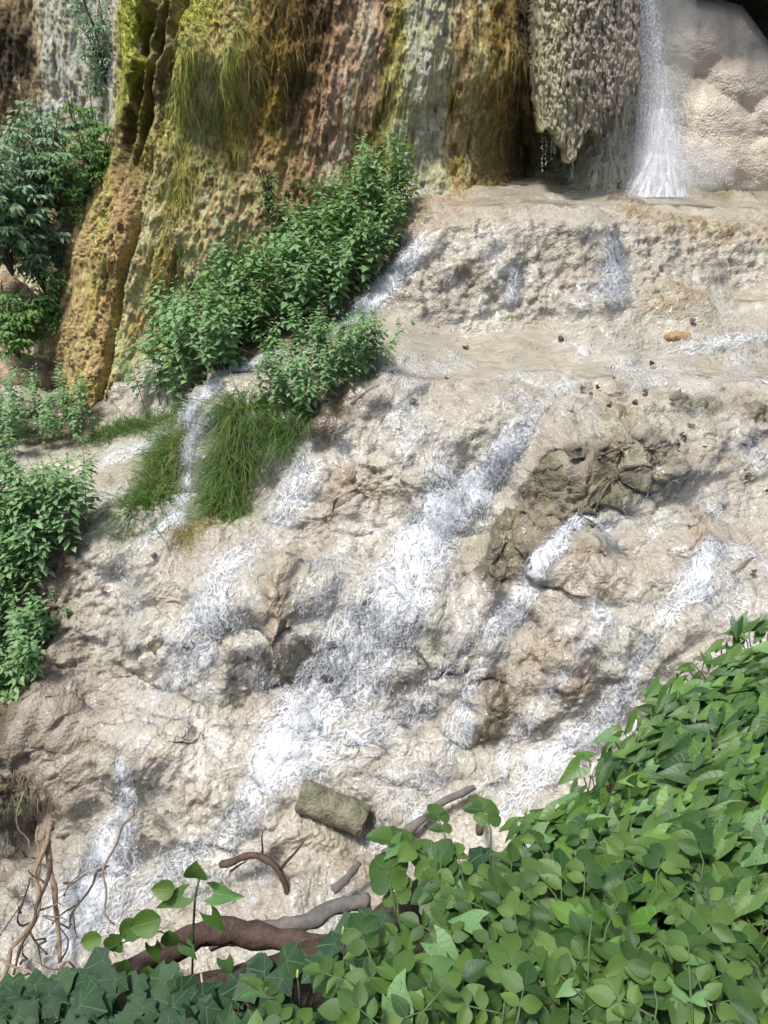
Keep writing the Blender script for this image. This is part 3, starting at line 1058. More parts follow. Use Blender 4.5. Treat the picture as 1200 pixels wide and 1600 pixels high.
# strings of foam and thrown drops
fl_pts = film.reshape(-1, 3)
fl_nrm = filmN.reshape(-1, 3)
cell = np.linalg.norm(np.gradient(G0, axis=0), axis=2).ravel() * np.linalg.norm(np.gradient(G0, axis=1), axis=2).ravel()
pw = np.clip(foam - 0.22, 0, 1) ** 1.5 * cell * (0.25 + steep) * sstep(-0.15, 0.35, fbm(np.c_[SU[:, 0] * 3, SU[:, 1] * 9, foam * 0], 2) + 0.25)
pw /= pw.sum()


def strands(n, seed, lmin, lmax, r0, r1, lift):
    rg = np.random.default_rng(seed)
    ids = rg.choice(len(pw), n, p=pw)
    T = TAN[ids].astype(float)
    Nn = fl_nrm[ids]
    T = T - Nn * (T * Nn).sum(1)[:, None]
    T[:, 2] -= 0.15
    T /= np.linalg.norm(T, axis=1)[:, None] + 1e-9
    S = np.cross(T, Nn)
    K = 5
    L = rg.uniform(lmin, lmax, n) * rg.uniform(0.4, 1.0, n)
    rad = rg.uniform(r0, r1, n)
    h = rg.random(n) ** 2 * lift
    V = np.empty((n, K, 3, 3))
    wv = rg.normal(0, 0.32, (n, 2)); ph = rg.uniform(0, 6.28, n)
    for k in range(K):
        t = k / (K - 1)
        c = fl_pts[ids] + T * (L * (t - 0.5))[:, None] + S * (L * (wv[:, 0] * (t - .5) + 0.20 * np.sin(ph + t * 5)))[:, None] + Nn * (0.006 + h * (1 - (2 * t - 1) ** 2) + 0.012 * np.sin(ph * 2 + t * 6))[:, None]
        rr = rad * (0.25 + math.sin(math.pi * min(max(t, 0.04), 0.96))) * (0.75 + 0.5 * rg.random(n))
        for m in range(3):
            an = 2.094 * m + ph
            V[:, k, m] = c + (S * np.cos(an)[:, None] + Nn * np.sin(an)[:, None]) * rr[:, None]
    base = np.arange(n)[:, None] * (K * 3)
    Fq = []
    for k in range(K - 1):
        for m in range(3):
            a, b = k * 3 + m, k * 3 + (m + 1) % 3
            Fq.append(base + np.array([[a, b, b + 3, a + 3]]))
    return V.reshape(-1, 3), np.concatenate(Fq).astype(np.int32)


v1, q1 = strands(6500, 1, 0.03, 0.10, 0.0018, 0.0044, 0.07)
v2, q2 = strands(9000, 2, 0.008, 0.022, 0.0026, 0.0058, 0.11)
tag(obj("foam_strings", mesh_np("foam_strings", np.r_[v1, v2], np.r_[q1, q2 + len(v1)], M["foam"])), "white strings of foam stretched along the falling water", kind="stuff")


def drops(pos, rad):
    o = np.array([[1, 0, 0], [-1, 0, 0], [0, 1, 0], [0, -1, 0], [0, 0, 1.25], [0, 0, -1.25]], float)
    f = np.array([[0, 2, 4], [2, 1, 4], [1, 3, 4], [3, 0, 4], [2, 0, 5], [1, 2, 5], [3, 1, 5], [0, 3, 5]])
    n = len(pos)
    V = pos[:, None, :] + o[None] * np.asarray(rad)[:, None, None]
    Fc = f[None] + np.arange(n)[:, None, None] * 6
    return V.reshape(-1, 3), Fc.reshape(-1, 3)


rg = np.random.default_rng(5)
ids = rg.choice(len(pw), 11000, p=pw)
pos = fl_pts[ids] + fl_nrm[ids] * (rg.random(11000) ** 2.2 * 0.14 + 0.004)[:, None] + rg.normal(0, 0.03, (11000, 3))
dv_, df_ = drops(pos, rg.uniform(0.0012, 0.0042, 11000))
tag(obj("water_drops", mesh_np("water_drops", dv_, df_, M["foam"])), "scattered white drops thrown up from the cascade", kind="stuff")

# pools: still sheets lying a little above the smooth bed
hp = (pp + nn * (0.16 * big * (0.35 + 0.65 * steep) + 0.002)[:, None])
POOLS = [
    ("upper_pool", [(690, 292), (1210, 290), (1260, 330), (1010, 318), (960, 335), (720, 330), (700, 310)], 0.035),
    ("lip_pool", [(730, 332), (960, 336), (1000, 350), (700, 348)], 0.03),
    ("middle_pool", [(600, 482), (760, 490), (900, 500), (1080, 520), (1260, 560), (1260, 610), (1000, 590), (860, 600), (640, 590), (600, 540)], 0.032),
    ("side_pool", [(1040, 430), (1260, 425), (1260, 455), (1100, 455)], 0.03),
    ("left_pool", [(70, 730), (180, 705), (280, 690), (250, 740), (200, 790), (120, 790)], 0.025),
]


def inside(poly, x, y):
    c = np.zeros(len(x), bool)
    n = len(poly)
    for i in range(n):
        x1, y1 = poly[i]
        x2, y2 = poly[(i + 1) % n]
        cond = ((y1 > y) != (y2 > y)) & (x < (x2 - x1) * (y - y1) / (y2 - y1 + 1e-12) + x1)
        c ^= cond
    return c


for nm, poly, off in POOLS:
    wpoly = [tuple(ground(a, b)[:2]) for a, b in poly]
    m = inside(wpoly, pp[:, 0], pp[:, 1]).astype(float).reshape(NR, NC)
    m = blur2(m, 6, 2)
    ed = np.clip(m + 0.35 * (fbm(pp * 3.3 + 5, 3).reshape(NR, NC)), 0, 1).ravel()
    fq = grid_faces(NR, NC)
    fq = fq[(m.ravel()[fq] > 0.12).all(1)]
    used, inv = np.unique(fq.ravel(), return_inverse=True)
    Vw = hp[used].copy()
    Vw[:, 2] += off
    me = mesh_np(nm, Vw, inv.reshape(-1, 4), M["pool"], scal={"edge": sstep(0.2, 0.6, ed[used])})
    tag(obj("pool_water", me), "shallow milky pool, " + {"upper_pool": "at the foot of the cliff", "lip_pool": "on the lip of the top step", "middle_pool": "below the top step", "side_pool": "on the ledge at the right edge", "left_pool": "on the low terrace beside the nettles"}[nm], kind="structure")


# ================================================================== the cliff
def srgb(r, g, b):
    m_ = (r + g + b) / 3
    r, g, b = [m_ + (c - m_) * 0.84 for c in (r, g, b)]
    return tuple(3.3 * ((c / 255 + 0.055) / 1.055) ** 2.4 if c > 10 else c / 3300 for c in (r, g, b))


CK = """-40 640 16.2|60 640 15.5|95 640 13.4|112 640 12.3|180 650 11.75|260 640 11.6|360 560 11.8|450 470 12.3|550 370 12.9|650 300 13.3|750 300 13.5|870 300 14.1|940 300 14.0|985 300 14.9|1020 300 16|
1100 300 17.5|100 560 13.2|116 560 12.35|150 560 12.05|250 560 11.8|135 420 12.9|152 400 12.45|200 420 12.1|300 450 11.9|-40 400 16.4|60 400 15.6|-40 100 16.8|80 100 15.8|150 100 14.9|190 100 14.2|
207 100 13.15|206 0 13.2|190 0 14.3|150 0 15|-40 0 17|300 0 12.85|300 200 12.5|300 320 12.1|420 0 13.05|420 200 12.75|420 350 12.35|500 0 13.4|500 200 13.1|600 0 13.65|590 200 13.35|680 0 13.4|660 150 13.3|
700 0 13.5|800 0 13.95|800 150 13.85|850 100 13.85|828 60 13.9|898 250 14.5|858 225 15.6|872 262 15.2|930 150 14.0|925 262 13.95|960 100 14.3|975 220 14.7|1000 100 15.6|1100 100 18|1200 150 18.4|1200 0 18.6|
206 -400 13.6|-40 -400 17|420 -400 13.4|680 -400 13.7|800 -400 14.1|960 -400 14.6|1100 -400 15|1250 -400 15|150 -400 15|210 230 12.85|195 230 13.7|150 230 14.8"""
ck = np.array([[float(a) for a in s_.split()] for s_ in CK.replace("\n", "").split("|") if s_.strip()])
YC = TPS(ck[:, :2] / 300.0, ck[:, 2], lam=1e-3)
CR, CC = 470, 620
U, Vv = np.meshgrid(np.linspace(-120, 1080, CC), np.r_[np.linspace(-420, -30, 70), np.linspace(-28, 660, CR - 70)])
uf, vf = U.ravel(), Vv.ravel()
Yc = YC(np.stack([uf, vf], 1) / 300.0)
LQ = [(100, 60), (205, 70), (235, 90), (330, 165), (480, 125), (560, 95), (650, 85), (720, 30), (770, 0), (900, -20), (1100, -30)]
lq = np.array(LQ, float)
q_ = uf.copy()
for _ in range(6):
    q_ = uf + np.interp(q_, lq[:, 0], lq[:, 1]) * np.clip(vf, -100, 700) / 600
cp = P(uf, vf, Yc).astype(np.float32)
qv = np.stack([q_, vf, np.zeros_like(q_)], 1).astype(np.float32)
qw = q_ + 24 * fbm(qv / 130, 2) + 12 * fbm(qv / 60, 3) + 4 * fbm(qv / np.array([18, 60, 1], np.float32) + 9, 2)
rel = np.zeros_like(uf)
for qc, wd, am, v0, v1 in ((215, 16, .22, -500, 250), (236, 9, -.42, -500, 235), (247, 7, .10, -500, 260), (263, 10, -.55, -500, 245), (282, 10, .12, -500, 240), (295, 8, -.3, -500, 130), (330, 38, .22, -100, 700), (352, 14, -.16, 260, 700),
                           (378, 16, .14, 0, 700), (398, 12, -.18, 120, 700), (425, 24, .16, -100, 700), (458, 12, -.14, -100, 400), (478, 12, .14, -100, 500), (500, 13, -.34, -500, 330), (525, 20, .18, -500, 500), (552, 9, -.16, -500, 500),
                           (590, 26, .14, -500, 500), (622, 9, -.18, -500, 500), (668, 36, .34, -500, 500), (716, 12, -.16, -500, 500), (738, 16, .10, -500, 500), (757, 9, -.14, -500, 500), (780, 22, .2, -500, 500), (818, 13, -.6, -500, 500), (300, 16, -.35, 340, 700), (270, 26, .12, 300, 700)):
    rel += (1.3 if (am < 0 and qc in (236, 263, 295, 300)) else 0.22) * am * np.exp(-((qw - qc) / wd) ** 2) * sstep(v0 - 60, v0 + 40, vf) * sstep(v1 + 60, v1 - 40, vf)
front = sstep(13.0, 11.0, 0 * vf + Yc) * 0 + sstep(15.2, 13.8, Yc)
s1 = ridged(qv / np.array([52, 420, 1], np.float32) + 3, 3)
s2 = ridged(qv / np.array([20, 170, 1], np.float32) + 8, 3)
wpc = np.stack([fbm(cp * 1.5 + 3, 2), fbm(cp * 1.5 + 40, 2), fbm(cp * 1.5 + 80, 2)], 1)
cl = cp.copy()
cl[:, 0] = q_ * 0.0115
cv = (cl + 0.15 * wpc) * np.array([1, 1, 0.2], np.float32)
kb1, kb2, kb3 = domes(cv * 3.0 + 2), domes(cv * 9 + 6), domes(cv * np.array([22, 22, 34], np.float32) + 6)
s3 = ridged((cl + 0.06 * wpc) * np.array([7, 7, 1.1], np.float32) + 18, 3)
s4 = ridged((cl + 0.04 * wpc) * np.array([19, 19, 3.2], np.float32) + 48, 2)
rel += 0.05 * s1 + 0.05 * s2 + 0.08 * s3 + 0.045 * s4 + 0.30 * fbm(cp * np.array([1.5, 1.5, .8], np.float32) + 5, 4) + 0.11 * fbm(cp * np.array([6, 6, 3.5], np.float32) + 9, 4) + 0.05 * (kb1 - .5) + 0.035 * (kb2 - .4) + 0.02 * kb3
vd = cp - np.array([0, 0, CAMZ], np.float32)
vd /= np.linalg.norm(vd, axis=1)[:, None]
hd = np.stack([0.25 * vd[:, 0], -np.ones(len(vd)), 0.1 * np.ones(len(vd))], 1)
CG = cp + hd * rel[:, None]
# colours: streaks that run with the flutes; near-black stops also paint shade into gullies
ST = [(150, (92, 78, 55)), (200, (104, 104, 40)), (216, (108, 112, 42)), (230, (84, 70, 40)), (240, (52, 42, 28)), (248, (96, 90, 56)), (264, (44, 36, 26)), (284, (110, 96, 62)), (300, (120, 116, 62)), (330, (140, 128, 74)), (360, (146, 112, 78)), (380, (150, 128, 86)),
      (405, (120, 100, 52)), (440, (112, 88, 40)), (470, (92, 70, 34)), (500, (58, 46, 32)), (520, (112, 88, 62)), (545, (134, 104, 86)), (575, (150, 122, 106)), (600, (128, 100, 80)), (618, (94, 80, 42)), (632, (108, 102, 52)), (648, (158, 150, 106)), (680, (166, 158, 112)), (705, (146, 132, 98)),
      (722, (132, 106, 76)), (745, (128, 118, 82)), (768, (104, 88, 46)), (790, (92, 74, 42)), (812, (40, 33, 24)), (835, (120, 112, 80)), (870, (150, 142, 108)), (950, (150, 138, 116)), (1080, (120, 108, 90))]
sq = np.array([a for a, _ in ST], float)
sc_ = np.array([srgb(*c) for _, c in ST])
jit = qw + 16 * fbm(qv / np.array([14, 150, 1], np.float32) + 77, 3) + 22 * fbm(qv / np.array([40, 90, 1], np.float32) + 7, 3) + 9 * fbm(qv / np.array([5, 40, 1], np.float32) + 177, 2)
CCc = np.stack([np.interp(jit, sq, sc_[:, k]) for k in range(3)], 1)
low = sstep(180, 330, vf + 40 * fbm(qv / 40, 3)) * sstep(270, 320, q_) * sstep(540, 470, q_)
CCc = lerp(CCc, srgb(156, 132, 96), 0.75 * low)
CCc = lerp(CCc, srgb(150, 120, 84), 0.7 * sstep(230, 330, vf) * sstep(310, 240, q_))
fm = fbm(cp * 2.2 + 33, 4)
f4 = fbm(qv / np.array([16, 60, 1], np.float32) + 21, 3)


def moss_at(px, py, rx, ry, strength, c):
    global CCc
    d = ((uf - px) / rx) ** 2 + ((vf - py) / ry) ** 2
    CCc = lerp(CCc, c, strength * np.exp(-d) * sstep(-0.4, 0.25, f4 + fm))


for a in ((215, 60, 16, 110, .9, srgb(126, 132, 40)), (225, 230, 18, 60, .7, srgb(110, 106, 44)), (275, 380, 18, 70, .9, srgb(140, 104, 22)), (250, 460, 22, 60, .8, srgb(124, 104, 26)), (290, 300, 26, 60, .7, srgb(116, 104, 26)), (320, 30, 40, 50, .8, srgb(128, 130, 34)),
          (430, 110, 26, 70, .85, srgb(126, 98, 16)), (470, 40, 20, 80, .7, srgb(96, 72, 20)), (440, 250, 24, 40, .6, srgb(126, 110, 40)), (170, 350, 16, 60, .7, srgb(130, 124, 48)), (150, 470, 14, 80, .7, srgb(120, 112, 50)), (250, 540, 16, 40, .8, srgb(150, 124, 22)), (170, 610, 20, 16, .8, srgb(124, 124, 30)), (210, 500, 14, 50, .6, srgb(120, 110, 40)),
          (625, 50, 12, 120, .85, srgb(104, 98, 34)), (708, 165, 9, 24, .95, srgb(118, 100, 20)), (780, 80, 14, 90, .85, srgb(106, 86, 24)), (715, 255, 20, 26, .8, srgb(112, 104, 30)), (760, 260, 12, 30, .7, srgb(92, 84, 34)), (560, 160, 9, 80, .6, srgb(96, 84, 34)), (500, 110, 12, 90, .6, srgb(72, 62, 34)), (590, 220, 14, 40, .7, srgb(96, 82, 40)), (835, 130, 8, 60, .7, srgb(104, 104, 44)), (735, 40, 20, 30, .6, srgb(120, 98, 46))):
    moss_at(*a)
CCc = lerp(CCc, srgb(62, 50, 34), 0.7 * sstep(0.25, 0.6, f4) * sstep(-0.2, 0.3, fm))
CCc = lerp(CCc, srgb(172, 156, 128), 0.85 * sstep(210, 185, uf) * sstep(13.6, 14.3, Yc) * sstep(45, 80, uf + 20 * fm) * sstep(280, 180, vf))
CCc = lerp(CCc, srgb(150, 132, 108), 0.8 * sstep(110, 60, uf) * sstep(330, 420, vf))
CCc = lerp(CCc, srgb(34, 28, 20), 0.9 * sstep(60, 20, np.hypot(uf - 18, (vf - 90) * 0.7)) * 1.0)  # round dark patch painted as the shade of a cave mouth
g1 = fbm((cl + 0.05 * wpc) * np.array([26, 26, 4.5], np.float32) + 5, 3)
g2 = fbm(cp * 24 + 15, 2)
g3 = fbm((cl + 0.08 * wpc) * np.array([9, 9, 1.3], np.float32) + 65, 3)
CCc = CCc * (1 + 0.75 * np.clip(g1, -.6, .8) + 0.35 * np.clip(g2, -.6, .8))[:, None]
CCc = lerp(CCc, srgb(60, 48, 32), 0.75 * sstep(0.12, 0.42, g3))
CCc = lerp(CCc, srgb(176, 158, 122), 0.5 * sstep(0.15, 0.45, -g3) * sstep(-.2, .3, fm))
CCc = np.clip(CCc, 0.012, 0.72)
cf = grid_faces(CR, CC)[:, ::-1]
qf = qw[cf].mean(1)
RIBS = [(-999, 205, None), (205, 255, "dark mossy pillar at the left end of the cliff"), (255, 352, None), (352, 500, "ochre fluted rib of the cliff"), (500, 624, "pinkish brown rib of the cliff"), (624, 716, "broad pale greenish rib of the cliff"), (716, 818, "olive and brown rib of the cliff"), (818, 9999, None)]
cliff_o = None
for a_, b_, lab_ in RIBS:
    if lab_ is None:
        continue
rest = np.ones(len(cf), bool)
for a_, b_, lab_ in RIBS:
    if lab_:
        rest &= ~((qf >= a_) & (qf < b_))


def cliff_sub(name, ff):
    used, inv = np.unique(ff.ravel(), return_inverse=True)
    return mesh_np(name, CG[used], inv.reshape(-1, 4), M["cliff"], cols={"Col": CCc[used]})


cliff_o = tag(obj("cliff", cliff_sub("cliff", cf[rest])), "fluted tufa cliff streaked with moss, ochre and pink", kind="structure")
for a_, b_, lab_ in RIBS:
    if lab_:
        o = obj("rib", cliff_sub("rib", cf[(qf >= a_) & (qf < b_)]), cliff_o)
        o["label"] = lab_
CGg = CG.reshape(CR, CC, 3)
CN = grid_normals(CGg)
CN *= -np.sign(CN[:, :, 1:2])


def cliff_at(px, py):
    j = np.clip(np.round((np.asarray(px) + 120) / 1200 * (CC - 1)), 0, CC - 1).astype(int)
    i = np.clip(np.searchsorted(Vv[:, 0], np.asarray(py)), 0, CR - 1)
    return CGg[i, j], CN[i, j]


# the bearded curtain that hangs over the little cave
def relief_sheet(name, mat, u0, u1, v0, v1, nu, nv, yfun, cut, colfun, thick=0.35):
    """an overhanging slab of flowstone: relief on its face, a ragged lower edge, real thickness"""
    us = np.linspace(u0, u1, nu)
    V0 = []
    for u in us:
        vb = cut(u)
        V0.append(np.linspace(v0, vb, nv))
    V0 = np.array(V0).T
    U0 = np.broadcast_to(us, V0.shape)
    Y0 = yfun(U0.ravel(), V0.ravel())
    p = P(U0.ravel(), V0.ravel(), Y0)
    back = p + np.array([0, thick, 0])
    back[:, 0] = p[:, 0]
    Vt = np.r_[p, back]
    f = grid_faces(nv, nu)
    n = nu * nv
    idx = np.arange(n).reshape(nv, nu)
    rim = np.r_[idx[0, :], idx[1:, -1], idx[-1, -2::-1], idx[-2:0:-1, 0]]
    rf = np.stack([rim, np.roll(rim, -1), np.roll(rim, -1) + n, rim + n], 1)
    Fa = np.r_[f[:, ::-1], f + n, rf]
    c = colfun(U0.ravel(), V0.ravel(), p)
    return mesh_np(name, Vt, Fa, mat, cols={"Col": np.r_[c, c * 0.9]})


rgc = np.random.default_rng(21)
jag = rgc.normal(0, 1, 400)


def cur_cut(u):
    b = np.interp(u, [832, 840, 850, 872, 890, 900, 915, 930, 945, 960, 985, 1000], [120, 185, 202, 206, 250, 236, 205, 200, 192, 176, 150, 120])
    k = (u - 832) / 4.0
    i = int(k)
    return b + 10 * abs(math.sin(u * 0.55)) * (0.5 + 0.5 * math.sin(u * 0.21)) + 5 * (jag[i] * (1 - k + i) + jag[i + 1] * (k - i))


def cur_y(u, v):
    q3 = np.stack([u, v, 0 * u], 1).astype(np.float32)
    y = np.interp(u, [830, 850, 880, 920, 960, 1000], [13.7, 13.25, 13.05, 13.15, 13.5, 14.1]) + 0.0009 * (v < 400) * np.clip(v, -400, 400) * 0 + 0.12 * sstep(120, 230, v)
    st_ = np.array([7, 30, 1], np.float32)
    return y - 0.05 * ridged(q3 / np.array([26, 200, 1], np.float32), 2) - 0.10 * bulbs(q3 / np.array([6, 22, 1], np.float32) + 3 + 0.5 * fbm(q3 / 14, 2)[:, None]) - 0.05 * bulbs(q3 / np.array([3.2, 9, 1], np.float32) + 9 + 0.4 * fbm(q3 / 9 + 5, 2)[:, None]) - 0.05 * fbm(q3 / 22, 3)


def cur_c(u, v, p):
    q3 = np.stack([u, v, 0 * u], 1).astype(np.float32)
    c = np.stack([np.interp(u, [832, 845, 880, 910, 950, 1000], [a[k] for a in (srgb(120, 116, 76), srgb(176, 170, 128), srgb(178, 170, 136), srgb(158, 144, 122), srgb(166, 150, 130), srgb(168, 152, 132))]) for k in range(3)], 1)
    n = fbm(q3 / np.array([6, 40, 1], np.float32), 3)
    c = lerp(c, srgb(110, 96, 70), 0.7 * sstep(0.1, 0.6, n))
    c = lerp(c, srgb(100, 96, 60), 0.5 * sstep(0.15, 0.5, fbm(q3 / 30 + 7, 3)) * sstep(900, 860, u))
    gm = c.mean(1, keepdims=True)
    return 0.60 * (gm + (c - gm) * 0.75)


cur = obj("tufa_curtain", relief_sheet("tufa_curtain", M["cliff"], 832, 1000, -420, 0, 240, 420, cur_y, cur_cut, cur_c, 0.5))
tag(cur, "pale bark-like tufa curtain with a ragged lower edge over the small cave", "rock")

# the bulging mound behind the waterfall and the hollow above it
MO = [(1100, 260, 95, .9), (1010, 255, 70, .6), (1180, 265, 80, .8), (1110, 200, 75, .95), (1060, 150, 70, .7), (1105, 110, 20, 1.05), (1150, 135, 55, .95), (1090, 70, 75, .7), (1165, 55, 36, .75), (1060, 35, 50, .4), (1125, 30, 32, .55), (1190, 130, 55, .8), (1220, 190, 70, .8), (1150, 210, 45, 1.05),
      (1040, 215, 45, .85), (1230, 90, 50, .5), (1260, 250, 90, .8), (1300, 160, 80, .7), (1200, 230, 35, 1.05), (1000, 180, 60, .3), (1130, 165, 25, 1.05), (1168, 110, 22, .95)]
_mr = np.random.default_rng(13)
MO += [(float(_mr.uniform(1000, 1300)), float(_mr.uniform(60, 290)), float(_mr.uniform(10, 30)), float(_mr.uniform(.6, 1.2))) for _ in range(70)]
mu, mv = np.meshgrid(np.linspace(930, 1360, 330), np.linspace(-60, 326, 290))
uu, vv_ = mu.ravel(), mv.ravel()
q3 = np.stack([uu, vv_, 0 * uu], 1).astype(np.float32)
wu = uu + 10 * fbm(q3 / 45, 3)
wv = vv_ + 10 * fbm(q3 / 45 + 30, 3)
hgt = np.full(len(uu), -9.0)
acc = np.zeros(len(uu))
for x, y, r, h in MO:
    d = np.clip(1 - ((wu - x) ** 2 + (wv - y) ** 2) / r ** 2, -3, 1)
    hh = 16.9 - h * 1.25 - 0.011 * r * np.where(d > 0, np.sqrt(np.clip(d, 0, 1)), d * 1.2)
    acc += np.exp(np.clip(-(hh - 14.0) * 26, -60, 60))
ym = 14.0 - np.log(acc + 1e-30) / 26
top = np.interp(uu, [930, 1000, 1040, 1060, 1090, 1125, 1160, 1180, 1200, 1240, 1360], [-60, -60, -30, -10, 8, 14, 24, 50, 78, 60, 60])
ym = ym + 2.0 * sstep(8, -30, vv_ - top)
ym = np.clip(ym, 12, 19.0) - 0.03 * fbm(q3 / 22, 4) - 0.012 * domes(q3 / 12 + 3 + 0.4 * fbm(q3 / 12, 2)[:, None]) - 0.008 * domes(q3 / 5 + 13)
mp = P(uu, vv_, ym)
mfaces = grid_faces(290, 330)[:, ::-1]
mfaces = mfaces[(vv_ - top)[mfaces].min(1) > -16]
cm = 0.42 * np.tile(srgb(172, 162, 146), (len(uu), 1))
cm = lerp(cm, 0.42 * np.array(srgb(178, 166, 150)), sstep(-0.1, 0.4, fbm(q3 / 40 + 4, 3)))
cm = lerp(cm, 0.42 * np.array(srgb(150, 134, 118)), 0.6 * sstep(0, 0.5, fbm(q3 / 25 + 14, 3)))
cm = lerp(cm, 0.42 * np.array(srgb(140, 122, 80)), 0.5 * sstep(0.1, 0.4, fbm(q3 / 22 + 24, 3)) * sstep(180, 260, vv_))
tag(obj("tufa_mound", mesh_np("tufa_mound", mp, mfaces, M["trav"], cols={"Col": cm}, scal={"wet": np.full(len(uu), 0.4)})), "bulging wet beige tufa mound behind the tall waterfall", "rock")

# cave wall above the mound, coloured dark as shade; unseen roof added to darken it
bm = MB()
nx, nz = 46, 30
xs = np.linspace(3.2, 13.5, nx)
prof = [(14.2, 12.0), (14.6, 11.0), (15.2, 10.2), (16.2, 9.7), (17.4, 9.35), (18.2, 8.9), (18.8, 8.0), (19.0, 7.0), (19.1, 5.5)]
pr = np.array(prof)
tt = np.linspace(0, len(prof) - 1, nz)
cvv = np.stack([np.stack([x_ * 0.0 + xs[i] * np.ones(nz), np.interp(tt, range(len(prof)), pr[:, 0]), np.interp(tt, range(len(prof)), pr[:, 1])], 1) for i, x_ in enumerate(xs)], 1)
cvp = cvv.reshape(-1, 3).astype(np.float32)
cvp += (np.stack([0.1 * fbm(cvp * 1.3, 3), 0.5 * fbm(cvp * 1.1 + 7, 4), 0.4 * fbm(cvp * 1.1 + 17, 4)], 1))
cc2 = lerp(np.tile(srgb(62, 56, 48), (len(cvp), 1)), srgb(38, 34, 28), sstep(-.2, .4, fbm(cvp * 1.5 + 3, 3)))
tag(obj("cave_wall", mesh_np("cave_wall", cvp, grid_faces(nz, nx), M["cliff"], cols={"Col": cc2})), "overhanging cave wall above the tufa mound, shade in its colour, with an added roof", kind="structure")

# tall waterfall: thin sheets and strings
def fall_sheet(name, rows, yoff, seed):
    """rows: (py, px_left, px_right, Y)"""
    r_ = np.array(rows, float)
    nv, nu = 120, 40
    py = np.linspace(r_[0, 0], r_[-1, 0], nv)
    l = np.interp(py, r_[:, 0], r_[:, 1]); rr = np.interp(py, r_[:, 0], r_[:, 2]); yy = np.interp(py, r_[:, 0], r_[:, 3])
    t = np.linspace(0, 1, nu)
    px = l[:, None] + (rr - l)[:, None] * t
    pyy = np.broadcast_to(py[:, None], px.shape)
    q3 = np.stack([px.ravel() / 9 + seed, pyy.ravel() / 90, 0 * px.ravel()], 1).astype(np.float32)
    Y = np.broadcast_to(yy[:, None], px.shape).ravel() - 0.22 * np.sin(np.pi * np.broadcast_to(t, px.shape).ravel()) + 0.12 * fbm(q3, 3) + yoff
    p = P(px.ravel(), pyy.ravel(), Y)
    m = np.sin(np.pi * np.broadcast_to(t, px.shape).ravel()) ** 0.7 * np.interp(pyy.ravel(), [-400, 60, 180, 275], [.5, .55, .75, .85])
    uvv = np.stack([np.broadcast_to(t, px.shape).ravel() + seed, p[:, 2]], 1)
    return mesh_np(name, p, grid_faces(nv, nu), M["fall"], uv=uvv, scal={"foam": m})


wf = thing("waterfall", tuple(P(1020, 288, 14.6)), "tall thin white waterfall dropping from above the frame beside the tufa mound", "waterfall")
for nm, rows, yo, sd_ in (("water_sheet", [(-420, 985, 1025, 15.2), (0, 985, 1022, 15.0), (120, 988, 1024, 14.95), (220, 980, 1030, 14.9)], 0, 1),
                          ("water_sheet", [(-420, 1000, 1032, 15.1), (0, 1000, 1030, 15.0), (140, 1004, 1056, 14.8), (220, 994, 1080, 14.6), (306, 958, 1104, 14.4)], 0, 4),
                          ("water_sheet", [(-420, 975, 1050, 15.3), (0, 975, 1050, 15.2), (150, 975, 1075, 15.0), (240, 955, 1090, 14.8), (306, 920, 1110, 14.6)], 0, 17),
                          ("water_sheet", [(170, 1008, 1060, 14.7), (240, 992, 1070, 14.5), (270, 970, 1085, 14.35), (308, 935, 1110, 14.1)], 0, 8)):
    o = obj(nm, fall_sheet(nm, rows, yo, sd_), wf)
    o.matrix_parent_inverse = Matrix.Translation(-Vector(wf.location))
rgw = np.random.default_rng(8)
n = 5200
py_ = 290 - 300 * rgw.random(n) ** 1.6
sp = np.interp(py_, [-10, 120, 220, 290], [14, 26, 46, 95])
px_ = np.interp(py_, [-10, 120, 220, 290], [1005, 1018, 1030, 1025]) + rgw.normal(0, 1, n) * sp * 0.55
wp3 = P(px_, py_, np.interp(py_, [0, 200, 290], [14.9, 14.6, 14.2]) + rgw.normal(0, .12, n))
dvv, dff = drops(wp3, rgw.uniform(0.003, 0.009, n))
dvv = dvv.reshape(-1, 6, 3); dvv[:, 4, 2] += rgw.uniform(0.0, 0.05, n); dvv = dvv.reshape(-1, 3)
o = obj("spray", mesh_np("spray", dvv, dff, M["foam"]), wf)
o.matrix_parent_inverse = Matrix.Translation(-Vector(wf.location))
tag(o, kind="stuff")
# drifting spray round the foot of the fall
SC.cycles.volume_bounces = 1
tm = NT("spray_mist")
vp = tm.n("ShaderNodeVolumePrincipled")
vp.inputs["Color"].default_value = (0.95, 0.95, 0.95, 1)
vp.inputs["Density"].default_value = 0.42
tm.l(vp.outputs[0], tm.out.inputs[1])
import bmesh
for c_, rad_ in ((P(1030, 262, 14.5), (1.35, .8, .55)), (P(1032, 130, 14.9), (.55, .4, 1.7))):
    bm_ = bmesh.new()
    bmesh.ops.create_icosphere(bm_, subdivisions=4, radius=1)
    for v in bm_.verts:
        v.co = Vector((v.co.x * rad_[0], v.co.y * rad_[1], v.co.z * rad_[2]))
    me_ = bpy.data.meshes.new("spray_mist")
    bm_.to_mesh(me_)
    bm_.free()
    me_.materials.append(tm.m)
    tag(obj("spray_mist", me_, loc=tuple(c_)), "soft white spray drifting round the tall waterfall", kind="stuff")
